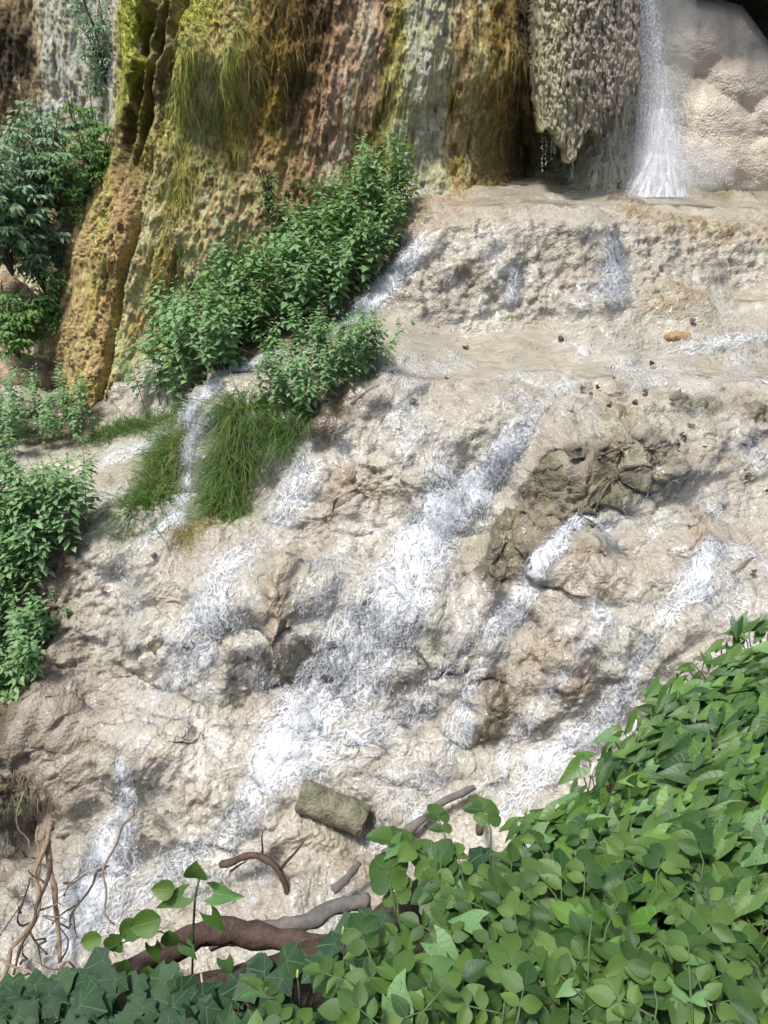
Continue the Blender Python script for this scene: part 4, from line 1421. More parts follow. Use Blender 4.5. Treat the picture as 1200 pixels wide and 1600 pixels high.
# drips under the curtain
mbd = MB()
vs, fs, k0 = [], [], 0
for x0, a, b in ((853, 205, 262), (847, 200, 268), (862, 206, 250), (866, 206, 240), (893, 232, 284), (895, 235, 280)):
    nn_ = 26
    yy = np.sort(rgw.uniform(a, b, nn_))
    pts = P(x0 + rgw.normal(0, .8, nn_), yy, 13.4)
    a_, b_ = drops(pts, rgw.uniform(.005, .010, nn_))
    vs.append(a_); fs.append(b_ + k0); k0 += len(a_)
tag(obj("cave_drips", mesh_np("cave_drips", np.concatenate(vs), np.concatenate(fs), M["foam"])), "lines of white drips falling in front of the small dark cave", kind="stuff")

# CLIFF_END
# PLANT_SECTION
# ================================================================== plants
def norm(v):
    v = np.asarray(v, float)
    return v / (np.linalg.norm(v, axis=-1, keepdims=True) + 1e-12)


LT_V = np.array([[0, 0, 0], [-.27, .42, .07], [0, .45, 0], [.27, .42, .07], [0, 1, -.12]], float)
LT_F = np.array([[0, 2, 1], [0, 3, 2], [1, 2, 4], [2, 3, 4]])
LT_UV = np.array([[0, 0], [-1, .42], [0, .45], [1, .42], [0, 1]], float)


def leaf_cloud(name, mat, pos, d, n, s, wid=1.0, rnd=None):
    """many small folded leaves as one foliage mesh"""
    pos, d, n = np.asarray(pos, float), norm(d), np.asarray(n, float)
    x = norm(np.cross(d, n))
    z = np.cross(x, d)
    s = np.broadcast_to(np.asarray(s, float), (len(pos),))
    V = pos[:, None, :] + s[:, None, None] * (LT_V[None, :, 0:1] * wid * x[:, None, :] + LT_V[None, :, 1:2] * d[:, None, :] + LT_V[None, :, 2:3] * z[:, None, :])
    Fa = LT_F[None] + 5 * np.arange(len(pos))[:, None, None]
    rr = np.random.default_rng(len(pos)).random(len(pos)) if rnd is None else rnd
    return mesh_np(name, V.reshape(-1, 3), Fa.reshape(-1, 3), mat, smooth=False, uv=np.tile(LT_UV, (len(pos), 1)), scal={"rnd": np.repeat(rr, 5)})


def strips(name, mat, base, d, length, width, droop, side=None, K=5, seed=0, curl=0.3):
    """grass blades or hanging strands: tapering bent strips"""
    rg = np.random.default_rng(seed)
    n = len(base)
    base, d = np.asarray(base, float), norm(d)
    length = np.broadcast_to(length, (n,)); width = np.broadcast_to(width, (n,))
    sv = norm(np.cross(d, rg.normal(size=(n, 3)))) if side is None else norm(side)
    cu = rg.normal(0, curl, (n, 1)) * norm(np.cross(d, sv))+ rg.normal(0, curl, (n, 1)) * sv
    V = np.empty((n, K, 2, 3)); uv = np.empty((n, K, 2, 2))
    p = base.copy(); dd = d.copy()
    for k in range(K):
        t = k / (K - 1)
        w = (width * (1 - t) ** 0.7 + 0.0004)[:, None]
        V[:, k, 0] = p - sv * w / 2
        V[:, k, 1] = p + sv * w / 2
        uv[:, k, 0] = (-1, t); uv[:, k, 1] = (1, t)
        dd = norm(dd + np.array([0, 0, -1.0]) * (np.broadcast_to(droop, (n,)) / (K - 1))[:, None] + cu / (K - 1) + rg.normal(0, 0.10, (n, 3)))
        p = p + dd * (length / (K - 1))[:, None]
    b = np.arange(n)[:, None] * K * 2
    Fa = np.concatenate([b + np.array([[2 * k, 2 * k + 1, 2 * k + 3, 2 * k + 2]]) for k in range(K - 1)])
    return mesh_np(name, V.reshape(-1, 3), Fa, mat, uv=uv.reshape(-1, 2), scal={"rnd": np.repeat(rg.random(n), K * 2)})


def surf(x, y):
    j = int(np.clip(round((x / (y * 0.93 + 1.0) - A0) / (A1 - A0) * (NC - 1)), 0, NC - 1))
    i = int(np.clip(np.searchsorted(YG[:, j], y), 0, NR - 1))
    return np.array([x, y, G1[i, j, 2]])


def wpoly(pts):
    return [tuple(ground(a, b)[:2]) for a, b in pts]


def scatter(poly, n, mind, seed):
    rg = np.random.default_rng(seed)
    a = np.array(poly)
    lo, hi = a.min(0), a.max(0)
    out = []
    for _ in range(n * 60):
        q = lo + (hi - lo) * rg.random(2)
        if inside(poly, q[:1], q[1:])[0] and all((q[0] - o[0]) ** 2 + (q[1] - o[1]) ** 2 > mind ** 2 for o in out):
            out.append(q)
            if len(out) >= n:
                break
    return out


# ---- nettles
def nettle_meshes(seed, h, pairs, ls):
    rg = np.random.default_rng(seed)
    mb = MB()
    bend = rg.normal(0, 0.10, 2)
    nn = 7
    t = np.linspace(0, 1, nn)
    st = np.stack([bend[0] * t ** 2 * h, bend[1] * t ** 2 * h, t * h], 1)
    mb.tube(st, np.linspace(0.006, 0.002, nn), 4, False)
    P_, D_, N_, S_ = [], [], [], []

    def shoot(line, k, l0, start=0.2):
        for i in range(k):
            f = start + (1 - start) * (i + 0.5) / k
            p = np.array([np.interp(f, np.linspace(0, 1, len(line)), line[:, c]) for c in range(3)])
            az = (i % 2) * math.pi / 2 + rg.normal(0, 0.3)
            L = l0 * (0.55 + 0.75 * math.sin(math.pi * min(1, 0.25 + 0.75 * f)))
            for sg in (0, math.pi):
                a = az + sg
                out = np.array([math.cos(a), math.sin(a), 0.0])
                d = out + np.array([0, 0, 0.25 - 0.75 * rg.random() + 0.5 * (f > 0.9)])
                P_.append(p + out * 0.012); D_.append(d); N_.append(np.array([0, 0, 1]) + 0.25 * out + rg.normal(0, 0.15, 3)); S_.append(L * rg.uniform(0.8, 1.2))

    shoot(st, pairs, ls)
    for b in range(rg.integers(4, 7)):
        f = rg.uniform(0.25, 0.85)
        p = np.array([np.interp(f, t, st[:, c]) for c in range(3)])
        a = rg.uniform(0, 6.28)
        L = rg.uniform(0.16, 0.32) * h
        e = p + L * np.array([0.75 * math.cos(a), 0.75 * math.sin(a), 0.7])
        m_ = (p + e) / 2 + [0, 0, -0.02]
        ln = np.array([p, m_, e])
        mb.tube(ln, np.array([0.004, 0.003, 0.0015]), 3, False)
        shoot(ln, 5, ls * 0.85, 0.25)
    sm = mb.mesh("stem", M["nettle_stem"])
    fm_ = leaf_cloud("foliage", M["nettle"], P_, D_, N_, S_, 1.0, rnd=rg.random(len(P_)))
    return sm, fm_


NET = [nettle_meshes(100 + i, h, k, l) for i, (h, k, l) in enumerate(((1.0, 17, .100), (.9, 16, .105), (.8, 14, .095), (.95, 17, .095), (.7, 12, .09), (.55, 10, .07)))]


def near_name(q, marks):
    return min(marks, key=lambda m: (m[0] - q[0]) ** 2 + (m[1] - q[1]) ** 2)[2]


THICK = [(*ground(a, b)[:2], w_) for a, b, w_ in ((635, 340, "beside the bare brown shore"), (590, 420, "beside the chute of the top step"), (560, 480, "above the foam below the top step"), (540, 370, "against the pinkish rib"), (480, 430, "against the foot of the ochre rib"), (480, 525, "along the narrow stream"), (420, 480, "in the middle of the thicket, cliff side"), (400, 560, "above the white lip of the side stream"), (340, 540, "below the ochre buttress"), (340, 605, "beside the white lip of the side stream"), (270, 620, "at the lower end against the buttress"), (230, 655, "at the lower tip by the low terrace"))]


def zone(lab, q):
    if "long thicket" in lab:
        return "leafy nettle of the long green thicket, " + near_name(q, THICK)
    if "clump at the edge" in lab:
        return "leafy nettle in the clump on the cascade lip, " + near_name(q, [(*ground(a, b)[:2], w_) for a, b, w_ in ((410, 640, "at its left end over the grass"), (480, 650, "at its front"), (470, 590, "at its back by the stream"), (590, 590, "at its right end over the travertine"), (540, 620, "right of its middle"))])
    if "low terrace" in lab:
        return "leafy nettle on the low terrace, " + near_name(q, [(*ground(a, b)[:2], w_) for a, b, w_ in ((-40, 690, "cut by the left edge"), (50, 650, "at the back left"), (60, 700, "at the front left"), (150, 660, "at the right end by the short grass"), (110, 680, "in the middle"))])
    if "bank edge left" in lab:
        return "dark green nettle left of the lower cascade, " + near_name(q, [(*ground(a, b)[:2], w_) for a, b, w_ in ((0, 820, "at the top left"), (80, 840, "at the top right"), (120, 880, "leaning over the travertine"), (20, 920, "at the bottom of the clump"))])
    return lab


def nettle(x, y, h, label, group, rg, lean=(0, 0)):
    k = int(rg.integers(0, 5)) if h > 0.5 else 5
    r_ = thing("nettle_plant", tuple(surf(x, y) - [0, 0, 0.03]), label, "plant", group, rg.uniform(0, 6.28), h * rg.uniform(0.85, 1.15))
    r_.rotation_euler[0] = rg.normal(lean[0], 0.12)
    r_.rotation_euler[1] = rg.normal(lean[1], 0.12)
    obj("stem", NET[k][0], r_)
    obj("foliage", NET[k][1], r_)


for pts, n, md, h, lab, grp, sd_ in (
        ([(650, 335), (612, 440), (560, 486), (500, 525), (400, 565), (340, 612), (250, 650), (200, 662), (250, 610), (330, 530), (440, 455), (500, 390), (560, 345)], 128, .16, 1.3, "leafy green nettle in the long thicket between the cascade and the cliff", "nettles below the cliff", 1),
        ([(400, 650), (480, 668), (530, 640), (605, 600), (590, 570), (500, 580), (420, 600)], 36, .15, 1.0, "leafy green nettle in the clump at the edge of the cascade lip", "nettles on the cascade lip", 2),
        ([(-90, 640), (110, 648), (180, 664), (140, 694), (50, 712), (-90, 730)], 34, .2, .95, "leafy green nettle on the low terrace at the left edge", "nettles on the low terrace", 3),
        ([(-110, 790), (90, 815), (150, 850), (130, 915), (60, 960), (-110, 980)], 62, .13, 1.15, "dark green nettle on the bank edge left of the lower cascade", "nettles on the left bank", 4),
        ([(-60, 985), (80, 985), (90, 1060), (60, 1140), (45, 1270), (-60, 1280)], 34, .11, .95, "dark green nettle low down at the left edge of the cascade", "nettles low at the left edge", 5),
        ([(60, 940), (110, 950), (120, 1000), (70, 1010)], 5, .14, .5, "small nettle on the bare travertine beside the left bank thicket", "small nettles on the left travertine", 6)):
    rg = np.random.default_rng(sd_)
    for q in scatter(wpoly(pts), n, md, sd_):
        nettle(q[0], q[1], h, zone(lab, q), grp, rg)
rg = np.random.default_rng(9)
for px, py, h, lab in ((620, 512, .3, "little green plant standing alone in the stream below the thicket"), (645, 510, .26, "tiny green sprig in the shallow stream below the top step"), (692, 304, .42, "small green plant at the foot of the pale cliff rib"), (225, 720, .4, "dark leafy sprig beside the hanging grass on the low terrace")):
    g = ground(px, py)
    nettle(g[0], g[1], h, lab, None, rg)

# ---- shrubs in the far left recess
def shrub(base, h, rad, nl, ls, mat, label, seed, wid=0.8):
    rg = np.random.default_rng(seed)
    r_ = thing("shrub", tuple(base), label, "shrub")
    mb = MB()
    tips = []
    for b in range(9):
        a = rg.uniform(0, 6.28)
        e = np.array([rad * 0.8 * math.cos(a) * rg.random(), rad * 0.8 * math.sin(a) * rg.random(), h * rg.uniform(0.5, 1.0)])
        ln = wob([(0, 0, 0), e * [0.3, 0.3, 0.5], e], 8, 0.08, seed + b)
        mb.tube(ln, np.linspace(0.025, 0.006, 8), 5, False)
        for k in range(14):
            f = rg.uniform(0.3, 1)
            p = ln[int(f * 7)] 
            off = norm(rg.normal(size=3)) * rad * 0.45 * rg.random() ** 0.5
            off[2] *= 0.7
            t_ = p + off
            mb.tube(np.array([p, (p + t_) / 2 + [0, 0, .03], t_]), np.array([.006, .004, .002]), 3, False)
            tips.append(t_)
    tips = np.array(tips)
    n = nl
    ti = rg.integers(0, len(tips), n)
    out = rg.normal(size=(n, 3)); out[:, 2] = -np.abs(out[:, 2]) * 0.6
    out = norm(out)
    pos = tips[ti] + out * (rg.random(n) * 0.14)[:, None]
    obj("trunk", mb.mesh("trunk", M["bark"]), r_)
    obj("crown", leaf_cloud("crown", mat, pos, out + [0, -.2, -.2], np.array([0, -.4, 1.0]) + rg.normal(0, .35, (n, 3)), ls * rg.uniform(.7, 1.3, n), wid), r_)


shrub(P(70, 455, 13.6), 2.9, 1.25, 4200, 0.13, M["shrub"], "pale green compound-leaved shrub in front of the dark recess at the far left", 41, .75)
shrub(P(20, 430, 13.2), 2.6, 1.2, 3400, 0.13, M["shrub"], "pale green shrub cut by the left edge of the picture", 47, .75)
shrub(P(165, 400, 13.9), 2.9, .85, 4200, 0.075, M["shrub2"], "bright small-leaved shrub against the mossy cliff edge", 42, 1.0)
shrub(P(175, 150, 14.4), 2.0, .8, 3200, 0.06, M["shrub"], "grey-green shrub high on the rock in the far left recess", 43, .8)
shrub(P(30, 560, 12.9), 1.6, .8, 2600, 0.09, M["shrub2"], "bushy green shrub before the pale boulders at the far left", 46, .9)
shrub(P(90, 330, 14.0), 2.2, 1.0, 3600, 0.10, M["shrub"], "pale leafy shrub behind the others in the far left recess", 48, .8)
shrub(P(100, 530, 13.3), 1.5, .6, 2200, 0.07, M["shrub2"], "bright green leafy shrub low in the far left recess", 44, 1.0)
shrub(P(425, 340, 12.0), .75, .25, 420, 0.045, M["shrub2"], "small lime green creeper rooted on the ochre cliff foot", 45, 1.0)

# ---- grass
def grass(name, line, n, L, w, droop, dvec, label, seed, mat="grass", spread=0.1):
    rg = np.random.default_rng(seed)
    ln = np.array([ground(a, b) for a, b in line])
    t = np.r_[0, np.cumsum(np.linalg.norm(np.diff(ln, axis=0), axis=1))]
    s_ = rg.uniform(0, t[-1], n)
    b = np.stack([np.interp(s_, t, ln[:, k]) for k in range(3)], 1) + rg.normal(0, spread, (n, 3)) * [1, 1, .3]
    b[:, 2] = [surf(x, y)[2] for x, y in b[:, :2]]
    d = norm(np.array(dvec) + rg.normal(0, .55, (n, 3)))
    tag(obj(name, strips(name, M[mat], b, d, L * rg.uniform(.35, 1.25, n), w, droop * rg.uniform(.6, 1.2, n), seed=seed, curl=.6)), label, kind="stuff")


grass("grass", [(285, 672), (262, 730), (240, 790), (215, 812)], 3000, .6, .012, 2.0, (-.5, -.6, .7), "long green grass hanging over the step beside the narrow fall", 51, spread=.13)
grass("grass", [(375, 660), (360, 720), (350, 800)], 3000, .6, .012, 2.0, (-.3, -.7, .7), "long green grass hanging below the nettle clump on the lip", 52, spread=.13)
grass("grass", [(400, 660), (470, 672)], 1300, .45, .011, 1.6, (0, -.6, .8), "fringe of grass under the nettle clump", 53, spread=.1)
grass("grass", [(140, 690), (200, 668), (270, 655)], 1300, .32, .010, 1.0, (0, -.3, 1), "short bright grass along the low terrace", 54, spread=.1)
grass("dry_grass", [(285, 680), (262, 735), (240, 790)], 500, .5, .009, 2.0, (-.4, -.6, .6), "dry straw mixed into the long grass beside the narrow fall", 56, "hang_dry", .13)
grass("dry_grass", [(375, 670), (360, 720), (350, 800)], 600, .5, .009, 2.0, (-.3, -.7, .5), "dry straw mixed into the grass below the nettle clump", 57, "hang_dry", .13)
grass("dry_moss_grass", [(280, 850), (310, 835), (340, 830)], 700, .3, .008, 2.2, (-.4, -.7, .4), "yellowish drowned grass mat at the foot of the narrow fall", 55, "hang_dry", .1)


def hang(name, rects, n, L, w, mat, label, seed):
    rg = np.random.default_rng(seed)
    B, Nn = [], []
    for (x, y, rx, ry, k) in rects:
        m_ = int(n * k)
        px = x + rg.normal(0, rx, m_); py = y + rg.normal(0, ry, m_)
        px = px - np.clip(py - y, -100, 300) * 0.25
        a, b = cliff_at(px, py)
        B.append(a); Nn.append(b)
    B = np.concatenate(B); Nn = np.concatenate(Nn)
    k = len(B)
    d = norm(Nn * 0.7 + [0, 0, -.4] + rg.normal(0, .3, (k, 3)))
    lean = np.zeros((k, 3)); lean[:, 0] = -0.22
    tag(obj(name, strips(name, M[mat], B + Nn * .02, norm(d + lean), L * rg.uniform(.4, 1.2, k), w, 2.6, K=6, seed=seed, curl=.25)), label, kind="stuff")


hang("hanging_grass", [(300, 110, 9, 90, .38), (330, 20, 24, 30, .12), (372, 90, 8, 80, .34), (293, 260, 10, 60, .3), (378, 200, 8, 40, .18), (345, 150, 6, 70, .12)], 1150, .30, .008, "hang_green", "bright yellow-green grass hanging down the cliff face", 61)
hang("hanging_strands", [(420, 40, 40, 60, .4), (350, 130, 30, 60, .3), (620, 120, 14, 80, .2), (735, 90, 30, 60, .3), (780, 150, 20, 60, .25), (560, 180, 20, 60, .2), (320, 260, 20, 30, .15), (270, 400, 10, 40, .12)], 900, .35, .006, "hang_dry", "dry ochre plant strands hanging down the cliff face", 62)


def moss(name, spots, n, label, seed, size=.028, mat="moss"):
    rg = np.random.default_rng(seed)
    B, Nn = [], []
    for x, y, rx, ry, k in spots:
        m_ = int(n * k)
        a, b = cliff_at(x + rg.normal(0, rx, m_) , y + rg.normal(0, ry, m_))
        B.append(a); Nn.append(b)
    B = np.concatenate(B); Nn = np.concatenate(Nn)
    k = len(B)
    d = norm(Nn + rg.normal(0, .6, (k, 3)) + [0, 0, -.3])
    tag(obj(name, leaf_cloud(name, M[mat], B - Nn * .008, d, rg.normal(size=(k, 3)), size * rg.uniform(.6, 1.6, k), 1.2)), label, kind="stuff")


moss("moss", [(215, 60, 9, 70, .2), (225, 220, 8, 40, .08), (275, 380, 10, 40, .2), (250, 460, 12, 35, .14), (290, 300, 12, 40, .12), (430, 110, 14, 45, .2), (250, 545, 8, 20, .1), (170, 612, 10, 9, .06), (165, 370, 6, 60, .1), (320, 25, 24, 24, .12)], 5200, "ochre and olive moss cushions on the left part of the cliff", 71)
moss("moss", [(625, 60, 6, 80, .2), (708, 165, 5, 14, .1), (780, 90, 9, 60, .22), (715, 255, 12, 15, .14), (760, 260, 7, 20, .08), (500, 110, 7, 60, .15), (838, 120, 4, 50, .1), (590, 220, 9, 25, .12)], 3600, "olive moss streaks between the pale ribs of the cliff", 72, .024)
# purple flowers at the end of the thicket
for i, (px, py) in enumerate(((300, 430), (312, 445), (322, 425), (318, 470), (292, 480))):
    g, nrm = cliff_at(px, py)
    r_ = thing("wildflower", tuple(g + nrm * .15), "spike of small purple flowers against the ochre cliff above the thicket", "flower", "purple flowers at the cliff foot")
    rg = np.random.default_rng(80 + i)
    ln = np.array([(0, 0, -.35), (.02, 0, 0), (.03, 0, .18)])
    obj("stem", MB().tube(ln, .004, 4).mesh("stem", M["stem"]), r_)
    k = 26
    z = rg.uniform(0, .2, k)
    a = rg.uniform(0, 6.28, k)
    o_ = np.stack([np.cos(a), np.sin(a), 0.3 + 0 * a], 1)
    obj("blossom", leaf_cloud("blossom", M["purple"], np.stack([.03 * np.ones(k), 0 * z, z], 1), o_, np.array([0, 0, 1.0]) + rg.normal(0, .3, (k, 3)), .035, 1.6), r_)

# ================================================================== the near bank
BK = [(600, 1600, .8), (1200, 1600, .8), (300, 1470, 1.2), (0, 1480, 1.2), (0, 1600, .85), (560, 1380, 1.25), (660, 1300, 1.35), (820, 1275, 1.5), (1000, 1110, 1.95), (1200, 950, 2.4), (1200, 1200, 1.55), (1000, 1400, 1.1), (1450, 900, 2.5), (1450, 1300, 1.3), (600, 1900, .45), (-200, 1550, 1.0), (1300, 1900, .45)]
bk = np.array(BK)
BW = P(bk[:, 0], bk[:, 1], bk[:, 2])
BANK = TPS(np.r_[BW[:, :2], [[-1.5, -1], [1.5, -1], [3.5, 1.0]]], np.r_[BW[:, 2] - 0.17, [CAMZ - 1.6] * 3], lam=.02)
EDGE = np.array([P(a, b, y)[:2] for a, b, y in ((-900, 1500, 1.15), (-100, 1490, 1.17), (300, 1470, 1.22), (560, 1385, 1.27), (660, 1310, 1.37), (820, 1280, 1.5), (1000, 1115, 1.95), (1200, 955, 2.4), (1500, 830, 2.75), (2300, 750, 3.0))])


def bank_z(x, y):
    x, y = np.atleast_1d(x).astype(float), np.atleast_1d(y).astype(float)
    z = BANK(np.stack([x, y], 1))
    ye = np.interp(x, EDGE[:, 0], EDGE[:, 1])
    over = np.clip(y - ye, 0, None)
    return z - 1.5 * over - 0.8 * np.clip(over - .1, 0, 1)


bx, by = np.meshgrid(np.linspace(-2.2, 3.4, 190), np.linspace(-1.2, 5.2, 210))
bz = bank_z(bx.ravel(), by.ravel())
bp = np.stack([bx.ravel(), by.ravel(), bz], 1).astype(np.float32)
bp[:, 2] += 0.05 * fbm(bp * 3, 4) + 0.015 * fbm(bp * 14, 3)
tag(obj("bank_ground", mesh_np("bank_ground", bp, grid_faces(210, 190), M["soil"])), "dark soil of the near bank under the leaves", kind="structure")


def leaf_tpl(name, mat, rows, wfun, cord=0.0, fold=0.12, droop=0.2, wave=0.0, seed=0, serr=0.0):
    """one large leaf: midrib fold, droop, heart-shaped base when cord > 0; unit length along +Y"""
    rg = np.random.default_rng(seed)
    us = np.array([-1, -.5, 0, .5, 1])
    V, uv = [], []
    for i in range(rows):
        t = i / (rows - 1)
        for u in us:
            w = wfun(t) * (1 + (serr * (1 if i % 2 else -1) if abs(u) == 1 else 0))
            y = t - cord * abs(u) ** 1.5 * (1 - t) ** 2
            z = fold * abs(u) * w * 2 - droop * t * t + wave * math.sin(5 * t + 2.2 * u + seed) * abs(u)
            V.append((u * w, y, z)); uv.append((u, t))
    f = grid_faces(rows, 5)
    return mesh_np(name, np.array(V), f, mat, uv=np.array(uv))


def w_ovate(t): return 0.02 + 0.34 * math.sin(math.pi * min(1, t ** 0.8 * 1.0)) ** 0.85 * (1 - 0.25 * t) if t < 1 else 0.004
def w_wide(t): return 0.03 + 0.42 * math.sin(math.pi * t ** 0.78) ** 0.75 if 0 < t < 1 else (0.03 if t == 0 else 0.004)
def w_arrow(t): return (0.27 + 0.12 * math.sin(math.pi * min(1, t * 1.6))) * (1 - t ** 1.7) ** 0.9 + 0.004


ELD = [leaf_tpl("leaf", M["elder"], 7, w_ovate, 0, f, d, w, i) for i, (f, d, w) in enumerate(((.12, .12, .015), (.2, .25, .02), (.05, .18, .03), (.15, .05, .02)))]
WID = [leaf_tpl("leaf", M["elder"], 7, w_wide, 0.05, f, d, w, i) for i, (f, d, w) in enumerate(((.10, .12, .02), (.18, .2, .03)))]
BND = [leaf_tpl("leaf", M["bind"], 7, w_arrow, 0.42, f, d, w, i) for i, (f, d, w) in enumerate(((.16, .2, .02), (.25, .3, .03), (.08, .12, .03), (.3, .15, .02)))]
HRT = [leaf_tpl("leaf", M["holed"], 7, w_arrow, 0.32, .12, .15, .03, i) for i in range(2)]
LIM = [leaf_tpl("leaf", M["lime"], 7, w_ovate, 0, .2, .15, .02, i) for i in range(2)] + [leaf_tpl("leaf", M["lime"], 7, w_arrow, .4, .2, .2, .03, 5)]
BRM = [leaf_tpl("leaf", M["elder"], 9, w_wide, .08, .15, .2, .03, i, serr=.07) for i in range(2)]


def ivy_mesh(seed):
    rg = np.random.default_rng(seed)
    out = [(0, .0, 0), (-.20, -.14, .2), (-.40, -.06, .9), (-.44, .12, .25), (-.62, .36, 1.0), (-.46, .48, .2), (-.33, .62, .2), (0, 1.0, 1.0), (.33, .62, .2), (.46, .48, .2), (.62, .36, 1.0), (.44, .12, .25), (.40, -.06, .9), (.20, -.14, .2)]
    o = np.array(out)
    o[:, :2] += rg.normal(0, .025, (len(o), 2))
    c = np.array([0, .14])
    V = [(c[0], c[1], 0)]; vn = [1.0]
    for f, zz in ((0.5, .02), (1.0, 0)):
        for x, y, v in o:
            q = c + (np.array([x, y]) - c) * f
            V.append((q[0], q[1], (0.035 * (1 - v) - 0.16 * (q[0] ** 2 + q[1] ** 2)) * f)); vn.append(v if f == 1 else (1.0 if v > .8 else .25))
    n = len(o)
    Fc = [(0, 1 + k, 1 + (k + 1) % n) for k in range(n)]
    for k in range(n):
        a, b = 1 + k, 1 + (k + 1) % n
        Fc += [(a, a + n, b + n), (a, b + n, b)]
    V = np.array(V)
    return mesh_np("leaf", V, np.array(Fc)[:, ::-1] * 1, M["ivy"], uv=V[:, :2], scal={"vein": np.array(vn)})


IVY = [ivy_mesh(i) for i in range(4)]
CAMV = Vector((0, 0, CAMZ))
prng = random.Random(99)


def put_leaf(me, root, pos, d, n, s):
    """leaf under its plant; pos is relative to the plant's base"""
    return obj("leaf", me, root, mat4=frame(pos, d, n, s))


def elder_plant(x, y, h, label, group, tall=False, big=1.0, leafset=None, np_=None):
    z = float(bank_z(x, y)[0])
    base = Vector((x, y, z))
    r_ = thing("compound_leaved_plant", base, label, "plant", group)
    leafset = leafset or ELD
    for k in range(np_ or prng.randint(3, 4)):
        a = prng.uniform(0, 6.283)
        rr = prng.uniform(0.03, 0.13)
        e = Vector((rr * math.cos(a), rr * math.sin(a), h * prng.uniform(.75, 1.15)))
        ra = a + prng.uniform(-.7, .7)
        d = Vector((math.cos(ra), math.sin(ra), prng.uniform(-.25, .2))).normalized()
        tip = e + d * 0.065 * big
        stalk = obj("leaf_stalk", MB().tube(np.array([(0, 0, -.03), tuple(e * .5 + Vector((0, 0, .03))), tuple(e), tuple(tip)]), np.array([.003, .0026, .002, .0015]), 4, False).mesh("leaf_stalk", M["stem"]), r_)
        up = (Vector((0, -.25, 1)) + Vector((prng.gauss(0, .32), prng.gauss(0, .32), 0))).normalized()
        sd = d.cross(up).normalized()
        L = prng.uniform(.034, .062) * big
        me = prng.choice(leafset)
        put_leaf(me, stalk, tip, d + Vector((0, 0, -.1)), up, L * 1.15)
        for j, back in enumerate((0.008, 0.038)):
            for sg in (-1, 1):
                q = tip - d * back * big
                put_leaf(prng.choice(leafset) if prng.random() < .93 else prng.choice(LIM[:2] + WID + HRT), stalk, q, sd * sg * prng.uniform(.8, 1.1) + d * prng.uniform(.25, .6) + Vector((0, 0, prng.uniform(-.25, .1))), up + Vector((prng.gauss(0, .28), prng.gauss(0, .28), 0)), L * prng.uniform(.8, 1.1) * (1 - .12 * j))
    return r_


def bind_plant(x, y, label, group, n=14, reach=.24, ls=.095):
    z = float(bank_z(x, y)[0])
    r_ = thing("bindweed_plant", (x, y, z), label, "plant", group)
    mb = MB()
    for k in range(n):
        a = prng.uniform(0, 6.283)
        rr = reach * math.sqrt(prng.random())
        dx, dy = rr * math.cos(a), rr * math.sin(a)
        gz = float(bank_z(x + dx, y + dy)[0]) - z
        top = Vector((dx, dy, max(gz, -.25) + prng.uniform(.10, .24)))
        mb.tube(np.array([(dx * .4, dy * .4, gz * .5), (dx * .8, dy * .9, top.z * .6), tuple(top)]), .0022, 3, False)
        d = Vector((-.75 + prng.gauss(0, .45), -.25 + prng.gauss(0, .45), prng.uniform(-.55, -.05)))
        nrm = Vector((-.15 + prng.gauss(0, .34), -.3 + prng.gauss(0, .34), 1))
        u_ = prng.random()
        me = prng.choice(BND) if u_ < .86 else (LIM[2] if u_ < .93 else HRT[k % 2])
        put_leaf(me, r_, top, d, nrm, ls * prng.uniform(.45, 1.2))
    obj("vine", mb.mesh("vine", M["stem"]), r_)


def pix_bank(px, py):
    """bank place seen at a photograph point, taken at leaf height"""
    p = P(np.full(400, px), np.full(400, py), np.linspace(.3, 3.6, 400))
    k = np.where(p[:, 2] < BANK(p[:, :2]) + .17)[0]
    return p[k[0] if len(k) else -1][:2]


def bpoly(pts):
    return [tuple(pix_bank(a, b)) for a, b in pts]


for q in scatter(bpoly([(1260, 960), (1150, 1030), (1030, 1135), (940, 1230), (880, 1300), (880, 1360), (1000, 1390), (1230, 1380), (1330, 1250), (1330, 1030)]), 66, .075, 31):
    bind_plant(q[0], q[1], "bindweed with arrow-shaped leaves, " + near_name(q, [(*pix_bank(a, b), w_) for a, b, w_ in ((1190, 1010, "at the far right top of the bank"), (1080, 1080, "along the upper stream edge"), (990, 1180, "beside the closed white bud"), (930, 1260, "beside the slim white bud"), (890, 1340, "at the left end of the carpet"), (1000, 1330, "above the compound leaves"), (1180, 1150, "at the right edge, upper part"), (1180, 1300, "at the right edge, lower part"), (1080, 1230, "in the middle of the carpet"))]), "bindweed on the right bank", 18, .17, .082)
for q in scatter(bpoly([(410, 1690), (460, 1650), (540, 1610), (620, 1550), (690, 1480), (780, 1440), (880, 1395), (1230, 1390), (1260, 1650), (1100, 1690), (390, 1690)]), 110, .045, 32):
    elder_plant(q[0], q[1], prng.uniform(.13, .22), "low plant with oval compound leaflets, " + near_name(q, [(*pix_bank(a, b), w_) for a, b, w_ in ((470, 1640, "next to the ivy patch"), (560, 1620, "at the bottom, left of the middle"), (640, 1560, "below the dark broad-leaved shoot"), (700, 1640, "at the bottom edge in the middle"), (740, 1490, "below the bramble-like shoots"), (820, 1570, "beside the short pale straw"), (880, 1440, "under the left end of the bindweed"), (900, 1640, "at the bottom, right of the middle"), (980, 1500, "around the kinked dry straw"), (1050, 1620, "beside the yellow-green shoot"), (1060, 1430, "under the middle of the bindweed"), (1170, 1440, "above the lime shoot at the right edge"), (1190, 1600, "in the bottom right corner"))]), "compound-leaved plants on the near bank")
